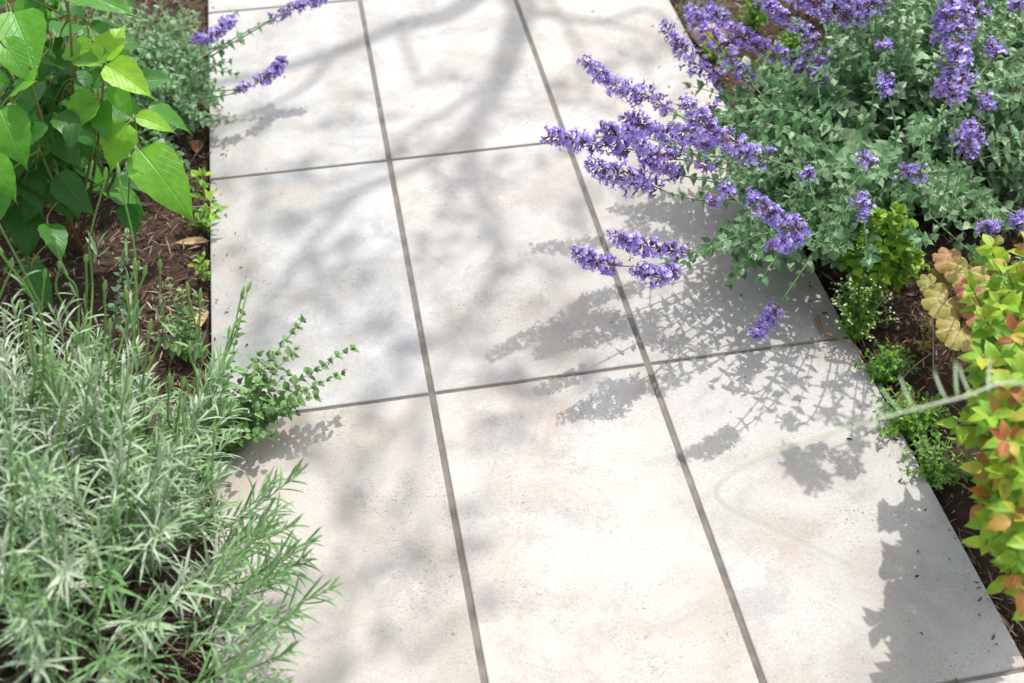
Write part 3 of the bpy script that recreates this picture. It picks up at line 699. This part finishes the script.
# ------------------------------------------------------------------ small leafy plants
LEAF_SM = [leaf_proto(4, 1, 'ovate', .3, .5), leaf_proto(4, 1, 'ovate', .45, .2), leaf_proto(4, 1, 'round', .2, .6)]
def small_plant(name, label, cat_, root, ends, mat, spacing, L0, L1, ratio, smat=M_CATSTEM, lift=.03, axil=0, var=(.1, .9), s0=.2, extra=None, group=None, jitter=.006, rad=.0011, **kw):
    root = np.asarray(root, float); root[2] = float(ground_z(root[0], root[1])) - .004 if not (LEFT < root[0] < RIGHT) else 0
    t = thing(name, label, cat_, root, group); LV = Leaves(LEAF_SM); st = MB()
    for e in ends:
        b = root + np.array([*rng.normal(0, jitter, 2), 0]); m = b * .5 + np.asarray(e) * .5 + UP * lift
        p = bez(b, m, e, 10); st.tube(p, np.linspace(rad * 1.3, rad * .6, 10), 4, random.random())
        leafy(LV, p, spacing, L0, L1, ratio, s0, 1., axil=axil, var=var, **kw)
    f = MB(); LV.flush(f); f.build('foliage', mat, t); st.build('stem', smat, t)
    return t
def mound(cx, cy, z0, rx, ry, h, n):
    c = at(cx, cy, z0); out = []
    for k in range(n):
        ph = random.uniform(0, 6.283); r = math.sqrt(random.random())
        out.append(c + np.array([rx * r * math.cos(ph), ry * r * math.sin(ph), h * (1 - .7 * r * r) * random.uniform(.6, 1.1)]))
    return c, out
# oregano at the slab corner
R0 = at(236, 452, 0.0); R0[0] = -.405
ends = [at(*q) for q in ((352, 348, .12), (305, 318, .14), (345, 372, .10), (318, 395, .09), (300, 345, .12), (278, 350, .13), (243, 312, .14), (290, 372, .10), (260, 380, .12), (275, 402, .09), (300, 412, .07), (245, 430, .10), (272, 434, .06), (228, 395, .13), (262, 350, .12))]
small_plant('oregano', 'small-leaved green sprigs spreading over the slab edge beside the lavender', 'herb', R0, ends, M_MINT, .0145, .026, .014, .78, lift=.05, axil=2, s0=.18, updir=.75, angle=.5, jitter=.018)
R1 = at(186, 345, 0.0)
ends = [at(*q) for q in ((168, 280, .1), (182, 290, .09), (196, 292, .08), (160, 310, .09), (190, 312, .07), (200, 330, .06), (176, 320, .08), (150, 330, .08), (205, 300, .07), (208, 350, .05), (170, 345, .07))]
small_plant('oregano', 'low loose sprigs of tiny leaves on the mulch above the lavender', 'herb', R1, ends, M_MINT, .013, .018, .010, .6, lift=.02, axil=1)
R2 = at(108, 330, 0.0)
small_plant('catmint_seedling', 'single thin grey sprig with one tiny violet flower over bare mulch', 'seedling', R2, [at(128, 228, .26), at(140, 262, .2)], M_CAT, .022, .016, .010, .6, lift=.02, axil=1)
R3 = at(203, 222, 0)
small_plant('weed_seedling', 'yellow-green pointed-leaf seedling standing against the slab edge', 'seedling', R3, [at(203, 168, .10), at(214, 196, .08), at(216, 212, .05), at(196, 176, .09)], M_LIME, .024, .030, .026, .42, lift=.02, droop=.0)
R4 = at(203, 272, 0)
small_plant('weed_seedling', 'tiny bright green rosette in mulch touching the slab edge', 'seedling', R4, [at(199, 258, .04), at(206, 264, .03), at(194, 266, .03), at(203, 254, .04)], M_LIME, .012, .014, .014, .5, lift=.01)
R5 = at(150, 172, 0)
small_plant('weed_seedling', 'thin pale grassy weed half hidden under the big shrub leaves', 'seedling', R5, [at(140, 128, .12), at(165, 150, .08), at(150, 140, .1), at(170, 168, .06)], M_MINT, .02, .024, .016, .3, lift=.02)
R5b = at(40, 262, 0)
small_plant('weed_seedling', 'dark green seedling in mulch under the shrub by the frame edge', 'seedling', R5b, [at(10, 240, .06), at(22, 262, .05), at(4, 268, .06)], M_MINT, .02, .024, .018, .5, lift=.02)
R5c = at(18, 405, 0)
c, e = mound(18, 420, .1, .06, .05, .12, 16)
small_plant('weed_seedling', 'grey-green leafy seedling tucked beside the lavender in mulch', 'seedling', at(10, 400, 0), e, M_CAT, .016, .02, .012, .6)
# right bed weeds
c, e = mound(872, 284, .03, .095, .07, .19, 62)
small_plant('wood_sorrel', 'bright green clump of round little leaves below the catmint', 'weed', c, e, M_LIME, .020, .022, .020, .9, lift=.05, var=(.2, .9), s0=.45)
c, e = mound(856, 325, .01, .065, .075, .11, 38)
wf = small_plant('flowering_weed', 'feathery green weed dotted with tiny cream flowers at slab corner', 'weed', c, e, M_LIME, .013, .014, .008, .5, lift=.03, axil=1, var=(0, .5))
LV = Leaves(LEAF_SM)
for q in e:
    for k in range(5): LV.add(q + rng.normal(0, .006, 3), nrm(rng.normal(0, 1, 3) + UP), UP, .005, .005, random.random())
f = MB(); LV.flush(f); f.build('blossom', M_CREAM, wf)
c, e = mound(884, 370, .0, .06, .05, .06, 36)
small_plant('weed_seedling', 'low green weed on mulch just below the cream-flowered weed', 'seedling', c, e, M_LIME, .015, .014, .010, .6, var=(0, .5))
c, e = mound(908, 424, .0, .08, .075, .06, 64)
small_plant('chickweed', 'bright leafy weed growing over slab edge under the pale arching stem', 'weed', c, e, M_LIME, .014, .014, .010, .55, var=(0, .7))
c, e = mound(936, 470, .0, .07, .075, .05, 44)
small_plant('chickweed', 'sparse fresh green weed on mulch between golden shrub and slab', 'weed', c, e, M_LIME, .015, .012, .009, .55, var=(0, .55))
c, e = mound(974, 470, .0, .016, .016, .03, 6)
small_plant('weed_seedling', 'single tiny green sprout on mulch beside the golden shrub', 'seedling', c, e, M_MINT, .012, .013, .012, .6)
c, e = mound(946, 318, .0, .02, .03, .10, 6)
small_plant('dry_weed', 'brownish spindly weed in front of the bronze leaves', 'weed', at(925, 345, 0), [at(921, 292, .11), at(926, 318, .08), at(908, 340, .05), at(932, 340, .06)], M_HEU, .014, .010, .007, .6, smat=M_TWIG)
# low greenery near the rock, top
c, e = mound(706, 22, .0, .09, .10, .05, 60)
small_plant('thyme', 'low dark green mat of tiny leaves at path corner by rock', 'ground cover', c, e, M_MINT, .012, .010, .008, .5, var=(0, .5))
c, e = mound(712, 52, .0, .035, .04, .05, 26)
small_plant('stonecrop', 'yellow-green tuft of stubby leaves beside the pinkish rock', 'ground cover', c, e, M_LIME, .009, .011, .010, .5, var=(.75, 1.))
for q, lb in (((790, 62), 'fresh green upright tuft beneath the upper flower spikes'), ((772, 82), 'short lime tuft under the catmint stems near the rock'), ((752, 26), 'lime tuft behind the rock among leaning flower spikes'), ((826, 70), 'green leafy tuft in the gap between the catmint clumps')):
    c, e = mound(*q, .0, .045, .05, .12, 22)
    small_plant('garden_weed', lb, 'weed', c, e, M_LIME, .016, .022, .018, .35, var=(0, .75))

# ------------------------------------------------------------------ coral bells with lobed bronze leaves
def lobed_proto(lobes=7, rings=4, seg=63):
    V = [(0, 0, 0)]; UV = [(.5, 0)]; Q = []
    for r in range(1, rings + 1):
        for j in range(seg + 1):
            th = -2.75 + 5.5 * j / seg
            R = .5 * (.80 + .20 * abs(math.cos(th * lobes * .571)) ** .7 + .018 * math.cos(th * lobes * 3 * 1.142)) * (1 - .15 * abs(th) / 2.75)
            f = r / rings; x = R * f * math.sin(th); y = R * f * math.cos(th)
            V.append((x, y, .022 * f * f * math.cos(th * lobes * 1.142) + .08 * f - .13 * f ** 3)); UV.append((.5 + math.sin(th * lobes * .571) * .25 * f, f))
    n = seg + 1
    for j in range(seg): Q.append((0, 1 + j + 1, 1 + j, 1 + j))
    for r in range(rings - 1):
        for j in range(seg): Q.append((1 + r * n + j, 1 + r * n + j + 1, 1 + (r + 1) * n + j + 1, 1 + (r + 1) * n + j))
    return np.array(V), np.array(Q), np.array(UV), np.zeros(len(Q), int)
LOBED = lobed_proto()
HB = at(966, 312, -.02)
heu = thing('coral_bells', 'bronze and olive lobed-leaf plant tucked between golden shrub and mulch', 'plant', HB)
LV = Leaves([LOBED]); st = MB()
for (px, py, z, R, v) in ((955, 262, .10, .075, .75), (934, 284, .085, .055, .1), (967, 272, .12, .07, .35), (947, 300, .09, .082, .3), (977, 290, .12, .07, .95), (960, 330, .08, .08, .35), (950, 275, .07, .06, .2), (990, 255, .09, .08, .1), (985, 315, .1, .07, .8), (962, 305, .05, .06, 1.), (996, 285, .1, .07, .5), (1010, 300, .1, .08, .3)):
    z += .05; R *= 1.15; p = at(px, py, z); h = nrm(np.array([p[0] - HB[0], p[1] - HB[1], 0]) + rng.normal(0, .01, 3))
    LV.add(p, nrm(h + UP * -.15), nrm(UP + h * .3 + nrm(CAM - p) * .4 + rng.normal(0, .12, 3)), R, R, v)
    st.tube(bez(HB, (HB + p) / 2 + UP * .03, p, 7), .0013, 5, .3)
f = MB(); LV.flush(f); f.build('foliage', M_HEU, heu); st.build('stem', M_SHRUBSTEM, heu)

# ------------------------------------------------------------------ golden shrub at the right edge
GB = np.array([1.0, -.34, -.02])
gold = thing('golden_shrub', 'yellow-green shrub with orange and red shoot tips beside the slab', 'shrub', GB)
LEAF_LAN = [leaf_proto(7, 2, 'lance', .4, .5, 1, .05), leaf_proto(7, 2, 'lance', .25, .9, 1, .05), leaf_proto(7, 2, 'lance', .5, .1, 1, .05)]
LV = Leaves(LEAF_LAN); 
def gold_shoot(e, red, LV):
    b = GB + np.array([*rng.normal(0, .03, 2), 0]); m = b * .5 + e * .5 + UP * .06; p = bez(b, m, e, 10)
    mm = MB(); mm.tube(p, np.linspace(.0026, .0011, 10), 5, .6); mm.build('stem', M_SHRUBSTEM, gold)
    P, T, Sx = arc_sample(p, .0125, .42, 1.)
    for i in range(len(P)):
        t = T[i]; a = nrm(np.cross(t, [.3, .5, .81])); bb = np.cross(t, a); f = (Sx[i] - .42) / .58
        for k in range(2):
            th = i * 2.4 + k * 3.1 + random.gauss(0, .2); d = nrm(a * math.cos(th) + bb * math.sin(th) + t * (.3 + .7 * f ** 2) - UP * .12)
            L = random.uniform(.032, .053) * (1 - .35 * f ** 3)
            v = np.clip(.08 + .40 * f + random.gauss(0, .14), 0, .72)
            if f > .82 and (red or random.random() < .12) and random.random() < .7: v = random.uniform(.64, 1.)
            LV.add(P[i] + d * .004, d, nrm(UP + t * .4 + rng.normal(0, .2, 3)), L, L * random.uniform(.48, .66), v)
for (px, py, z, red) in ((984, 246, .40, 0), (968, 285, .34, 0), (1004, 262, .42, 0), (1018, 240, .44, 1), (990, 300, .40, 0), (976, 318, .36, 0), (1010, 330, .42, 1), (985, 355, .38, 0), (1000, 385, .42, 1), (1020, 372, .44, 0), (972, 390, .33, 0), (985, 415, .40, 0), (962, 425, .28, 0), (1008, 440, .43, 1), (968, 470, .27, 1), (988, 478, .36, 0), (1016, 480, .42, 0), (964, 505, .24, 1), (982, 522, .30, 0), (1006, 520, .38, 1), (974, 545, .26, 0), (996, 560, .32, 0), (1020, 545, .4, 0), (990, 582, .24, 1), (1012, 592, .28, 1), (1022, 610, .25, 0), (1024, 410, .45, 0), (998, 350, .35, 0), (1016, 290, .38, 0), (992, 445, .32, 0), (1000, 500, .28, 0), (1024, 330, .3, 0), (975, 360, .28, 0), (978, 435, .24, 1)):
    gold_shoot(at(px + (14 if py > 440 else 5) + random.gauss(0, 5), py, z), red, LV)
for k in range(12):
    ph = random.uniform(-1.9, 1.6); r = random.uniform(.1, .34); gold_shoot(GB + np.array([.06 + r * math.cos(ph), r * math.sin(ph) * 1.0, .46 * (1 - r * r * 4) + random.uniform(-.04, .06)]), random.random() < .4, LV)
f = MB(); LV.flush(f); f.build('foliage', M_SPIR, gold)

# ------------------------------------------------------------------ pale stem arching over the path from beyond the frame
W = [np.array([.95, -.78, -.02]), np.array([.80, -.76, .35]), np.array([.66, -.71, .60]), at(1024, 385, .70), at(960, 398, .72), at(890, 416, .735), at(820, 436, .74), at(760, 458, .735), at(728, 476, .725), at(716, 492, .715), at(730, 508, .705), at(770, 526, .69), at(820, 550, .675), at(852, 565, .665)]
ps = thing('arching_stem', 'thin pale blurred stem arching from the golden shrub low across the slab', 'plant stem', W[0])
m = MB(); p = smooth_path(W, 14); m.tube(p, np.interp(np.linspace(0, 1, len(p)), [0, .35, .55, 1], [.0022, .0014, .0009, .0006]), 6, .5); m.build('stem', M_PALE, ps)
for (bx, by, tx, ty) in ((913, 410, 896, 384), (901, 413, 876, 394), (882, 418, 868, 408), (946, 401, 930, 378), (957, 398, 951, 370), (972, 396, 954, 372), (990, 392, 986, 366)):
    LV = Leaves(NEEDLE[:1]); pk = p[np.argmin(((p - at(bx, by, .72)) ** 2).sum(1))]; pb = at(bx, by, pk[2]); pk = pb * .8 + pk * .2; t = at(tx, ty, pk[2] - .015); LV.add(pk, nrm(t - pk), UP, np.linalg.norm(t - pk), .0022, random.uniform(.35, .6)); f = MB(); LV.flush(f); f.build('leaf', M_LAV, ps)


# ------------------------------------------------------------------ loose things: rock, dry leaves, twigs, petals
def rock(name, label, p, s, seed):
    r = np.random.default_rng(seed); V = []; n, mm = 12, 18
    for i in range(n + 1):
        for j in range(mm):
            a = math.pi * i / n; b = 6.2832 * j / mm
            d = np.array([math.sin(a) * math.cos(b), math.sin(a) * math.sin(b), math.cos(a)])
            k = 1 + .12 * math.sin(d[0] * 3 + seed) + .10 * math.sin(d[1] * 4 + 2 * d[2]) + .05 * math.sin(d[0] * 9 + d[1] * 7)
            V.append(p + d * np.array(s) * k)
    Q = [(i * mm + j, (i + 1) * mm + j, (i + 1) * mm + (j + 1) % mm, i * mm + (j + 1) % mm) for i in range(n) for j in range(mm)]
    m = MB(); m.add(V, Q, None, .6); return tag(m.build(name, M_STONE, loc=p), label, 'rock')
rock('rock', 'rounded pinkish rock half buried beside the stonecrop tuft', at(714, 36, .0), (.055, .035, .03), 3)
rock('rock', 'small brown rock showing between catmint leaves and path', at(752, 108, .0), (.03, .025, .022), 5)
def dry(label, p0, p1, w, v, z=.012, k=0):
    b = at(*p0, 0); t = at(*p1, 0)
    for q in (b, t): q[2] = float(ground_z(q[0], q[1])) + z
    lv = Leaves([leaf_proto(8, 2, 'lance', .5, .25), leaf_proto(8, 2, 'ovate', .7, .9)]); L = np.linalg.norm(t - b)
    lv.add(b, nrm(t - b), nrm(UP + rng.normal(0, .15, 3)), L, L * w, v, k); m = MB(); lv.flush(m)
    return tag(m.build('dry_leaf', M_DRY, loc=b), label, 'dead leaf')
dry('long tan dead leaf lying on mulch next to the path', (207, 236), (168, 239), .22, .85)
dry('reddish-brown dead leaf on mulch below the pale catmint', (196, 148), (197, 130), .4, .1)
dry('curled brown dead leaf under the broad-leaved shrub', (16, 246), (38, 226), .6, .4, .02, 1)
dry('pale tan dead leaf lying beside the brown curled one', (40, 240), (22, 234), .5, .8, .02, 1)
dry('pale dry leaf scrap on mulch at the slab edge by oregano', (200, 322), (203, 300), .5, .95)
dry('whitish dry leaf scrap under the arching stem', (900, 400), (918, 388), .5, 1.)
dry('reddish dead leaf on the shaded soil before the bronze leaves', (924, 322), (938, 330), .6, .05, .02, 1)
def twig(label, pts, r, v=.8):
    P = [];
    for (x, y, dz) in pts:
        q = at(x, y, 0); q[2] = float(ground_z(q[0], q[1])) + .008 + dz if not (LEFT < q[0] < RIGHT) else .004 + dz
        P.append(q)
    m = MB(); p = smooth_path(P, 5); m.tube(p, np.linspace(r, r * .5, len(p)), 6, v); return tag(m.build('twig', M_TWIG, loc=P[0]), label, 'twig')
twig('pale straight twig on mulch beneath the shrub leaves', ((140, 143, .01), (162, 137, .012), (183, 131, .01)), .0022, 1.)
twig('thin grey twig on soil below the bronze leaves', ((898, 380, .0), (912, 368, .01), (930, 355, .01)), .0018, .9)
twig('bent pale twig standing in the right bed by the spindly weed', ((934, 366, .0), (926, 328, .05), (918, 305, .08)), .0014, .9)
twig('brown curved root strip along the slab corner', ((816, 318, .004), (822, 334, .004), (838, 342, .006), (852, 350, .01), (862, 362, .008)), .0035, .0)
twig('thin dead stalk lying across mulch under the golden shrub', ((988, 600, .0), (1002, 612, .006), (1020, 630, .0)), .002, .9)
for (x, y), lb in (((790, 328), 'fallen violet petal on the paver right of the hanging spike'), ((776, 352), 'fallen violet petal crumb just under the row joint'), ((748, 341), 'fallen violet petal below the tip of the hanging spike'), ((664, 340), 'fallen violet petal near the long joint crossing')):
    p = at(x, y, 0.004); m = MB(); X = np.array([[.006, 0, 0]]); Y = np.array([[0, .007, 0]]); Z = np.array([[0, 0, .006]])
    pv = FLORET[0].copy(); pv[:, 2] += .55; pv[:, 1] -= .7
    keepf = FLORET[3] == 0; m.inst((pv, FLORET[1][keepf], FLORET[2], FLORET[3][keepf]), X, Y, Z, (p - UP * .0035)[None], np.array([.5])); tag(m.build('fallen_petal', M_PETAL, loc=p), lb, 'petal')

# ------------------------------------------------------------------ the tree whose branches dapple the path (stands beyond the frame)
TB = np.array([2.5, 5.5, -.05])
tree = thing('tree', 'open-crowned tree standing past the path end whose branches dapple the pavers', 'tree', TB)
def gp(px, py, h):
    g = at(px, py, 0); return g + SUNV * h * .95
fork = np.array([2.45, 5.3, 2.6])
m = MB(); m.tube(smooth_path([TB, TB + [0, -.02, 1.2], fork], 8), np.interp(np.arange(17), [0, 3, 16], [.16, .12, .09]), 12, .5); m.build('trunk', M_WOOD, tree)
LIMBS = []
def limb(pts, r0, r1):
    p = smooth_path(pts, 8); LIMBS.append(p); m = MB(); m.tube(p, np.linspace(r0, r1, len(p)), 8, .5); m.build('limb', M_WOOD, tree); return p
limb([fork, gp(535, -60, 3.6), gp(522, 10, 3.75), gp(500, 75, 3.85), gp(470, 130, 3.95), gp(420, 165, 4.0), gp(360, 190, 4.05)], .055, .010)
limb([fork, gp(560, -110, 3.3), gp(470, 0, 3.5), gp(400, 26, 3.6), gp(340, 50, 3.65), gp(270, 72, 3.7), gp(200, 88, 3.75), gp(120, 120, 3.8)], .045, .007)
limb([gp(470, 130, 3.95), gp(480, 190, 4.0), gp(500, 250, 4.05), gp(470, 320, 4.1), gp(420, 400, 4.15)], .016, .006)
limb([gp(522, 10, 3.75), gp(600, 22, 3.9), gp(650, 10, 4.0), gp(700, 60, 4.1)], .014, .005)
limb([gp(600, 22, 3.9), gp(650, 35, 3.95), gp(700, 70, 4.)], .010, .005)
limb([gp(400, 26, 3.6), gp(420, 80, 3.7), gp(445, 60, 3.75)], .010, .004)
limb([gp(360, 190, 4.05), gp(300, 260, 4.1), gp(260, 340, 4.2), gp(330, 470, 4.3), gp(380, 560, 4.4)], .014, .006)
limb([gp(500, 75, 3.85), gp(450, 110, 3.9), gp(405, 135, 3.95), gp(390, 160, 4.0), gp(330, 180, 4.05), gp(250, 175, 4.1)], .014, .005)
limb([gp(340, 50, 3.65), gp(300, 90, 3.7), gp(260, 110, 3.75), gp(215, 130, 3.8)], .011, .004)
limb([gp(430, 165, 4.0), gp(460, 210, 4.05), gp(520, 250, 4.1), gp(560, 270, 4.1)], .010, .004)
limb([gp(300, 260, 4.1), gp(350, 290, 4.15), gp(400, 330, 4.2), gp(410, 380, 4.2)], .009, .004)
limb([gp(535, -20, 3.7), gp(575, 40, 3.8), gp(590, 100, 3.9), gp(640, 120, 3.95)], .010, .004)
limb([gp(380, 560, 4.4), gp(440, 580, 4.45), gp(400, 640, 4.5)], .008, .003)
limb([fork, [1.8, 5.3, 4.2], [.8, 5.0, 5.2], [-.2, 4.8, 5.7]], .06, .015)
limb([fork, [3.5, 5.4, 4.4], [4.5, 5.0, 5.4]], .06, .015)
limb([fork, [2.8, 6.5, 4.6], [3.0, 7.3, 5.8]], .06, .015)
limb([fork, [2.3, 5.9, 4.7], [2.2, 6.0, 6.4]], .06, .015)
TL = [leaf_proto(4, 1, 'ovate', .2, .4), leaf_proto(4, 1, 'lance', .2, .4)]
LV = Leaves(TL); tw = MB()
ALL = np.concatenate(LIMBS)
def cluster(c, n, r, tw_r=.004):
    k = np.argmin(((ALL - c) ** 2).sum(1)); q = ALL[k]
    if np.linalg.norm(q - c) > .02: tw.tube(bez(q, (q + c) / 2 + UP * .04, c, 6), np.linspace(tw_r, tw_r * .5, 6), 4, .5)
    for k in range(max(1, n // 4)):
        # side twigs with leaves along them
        dr = nrm(np.array([-.6, -.55, 0]) * random.choice((1, 1, -.6)) + rng.normal(0, .55, 3) * [1, 1, .5]); ln = r * random.uniform(1.6, 3.4)
        a = c - dr * ln * .3; e = c + dr * ln * .7; st = bez(a, c + rng.normal(0, ln * .15, 3), e, 7); tw.tube(st, np.linspace(.0045, .002, 7), 4, .5)
        for i in range(4):
            f = random.random(); p = a + (e - a) * f + rng.normal(0, .012, 3); d = nrm(dr * .6 + rng.normal(0, .6, 3)); l = random.uniform(.04, .075)
            LV.add(p, d, nrm(UP + rng.normal(0, .5, 3)), l, l * .5, random.random())
# (pixel of the shade spot, leaves, spread)
SH = [(250, 130, 10, .10), (300, 160, 8, .09), (225, 180, 8, .08), (330, 110, 6, .08), (260, 215, 12, .09), (330, 210, 14, .09), (370, 240, 12, .08), (250, 270, 10, .09), (310, 300, 14, .09), (370, 320, 12, .08), (240, 330, 8, .08), (400, 360, 8, .06),
      (340, 255, 10, .08), (280, 360, 8, .08), (380, 390, 7, .06), (420, 150, 16, .08), (470, 110, 14, .08), (520, 90, 10, .07), (440, 90, 8, .07), (500, 140, 14, .08), (455, 190, 14, .07), (515, 215, 16, .07), (560, 260, 12, .07), (480, 240, 14, .07), (540, 180, 12, .06), (440, 270, 12, .07), (500, 300, 12, .06), (450, 330, 10, .06), (560, 320, 8, .06), (600, 110, 8, .06), (580, 60, 6, .06), (640, 90, 6, .06), (650, 40, 5, .06), (620, 180, 6, .06),
      (400, 440, 9, .06), (360, 470, 8, .06), (400, 510, 12, .06), (440, 560, 10, .05), (350, 560, 9, .06), (330, 640, 9, .06), (400, 640, 6, .05), (300, 690, 6, .06), (490, 430, 7, .05), (540, 400, 7, .05), (560, 340, 6, .05)]
for (px, py, n_, r) in SH:
    for rep in range(1 if py < 160 else 2):
        h = random.uniform(3.5, 4.7); cluster(gp(px + random.gauss(0, 12), py + random.gauss(0, 10), h) , max(1, int(n_ * .42)), r)
for k in range(260):   # the rest of the crown, whose shade falls outside the picture
    c = np.array([random.uniform(-.6, 5.0), random.uniform(4.2, 7.8), random.uniform(3.8, 6.6)])
    g = c - SUNV * c[2]
    if g[1] < 1.75 and -1.3 < g[0] < 2.2: continue
    cluster(c, 14, .14, .006)
f = MB(); LV.flush(f); f.build('crown', M_TREE, tree); tw.build('twig', M_WOOD, tree)

# ------------------------------------------------------------------ camera, light, world
cd = bpy.data.cameras.new('camera'); cam = bpy.data.objects.new('camera', cd); COL.objects.link(cam)
cam.matrix_world = Matrix([[*RC[0], CAM[0]], [*RC[1], CAM[1]], [*RC[2], CAM[2]], [0, 0, 0, 1]])
cd.sensor_width = 36.; cd.sensor_fit = 'HORIZONTAL'; cd.lens = FPX / 1024 * 36; cd.clip_end = 500; cd.clip_start = .02
cd.dof.use_dof = True; cd.dof.focus_distance = 1.95; cd.dof.aperture_fstop = 3.2
SC.camera = cam
el = math.atan2(1, math.hypot(SUNV[0], SUNV[1])); az = math.atan2(SUNV[0], SUNV[1])
w = bpy.data.worlds.new('World'); SC.world = w; w.use_nodes = True; nt = w.node_tree
sky = nt.nodes.new('ShaderNodeTexSky'); sky.dust_density = 3.; sky.air_density = 1.6; sky.sky_type = 'NISHITA'; sky.sun_disc = False; sky.sun_elevation = el; sky.sun_rotation = az
bg = nt.nodes['Background']; hs = nt.nodes.new('ShaderNodeHueSaturation'); hs.inputs['Saturation'].default_value = .40; nt.links.new(sky.outputs[0], hs.inputs['Color']); nt.links.new(hs.outputs[0], bg.inputs[0]); bg.inputs[1].default_value = .15
sd = bpy.data.lights.new('sun', 'SUN'); sd.energy = 2.4; sd.angle = math.radians(.53); sd.color = (1., .965, .925)
so = bpy.data.objects.new('sun', sd); COL.objects.link(so)
from mathutils import Vector
so.rotation_euler = Vector(SUNV).to_track_quat('Z', 'Y').to_euler()
so.location = (2, 3, 8)
vs = SC.view_settings; vs.view_transform = 'Standard'; vs.look = 'None'; vs.exposure = .84; vs.gamma = 1.; vs.use_curve_mapping = False
SC.cycles.max_bounces = 8; SC.cycles.transmission_bounces = 6
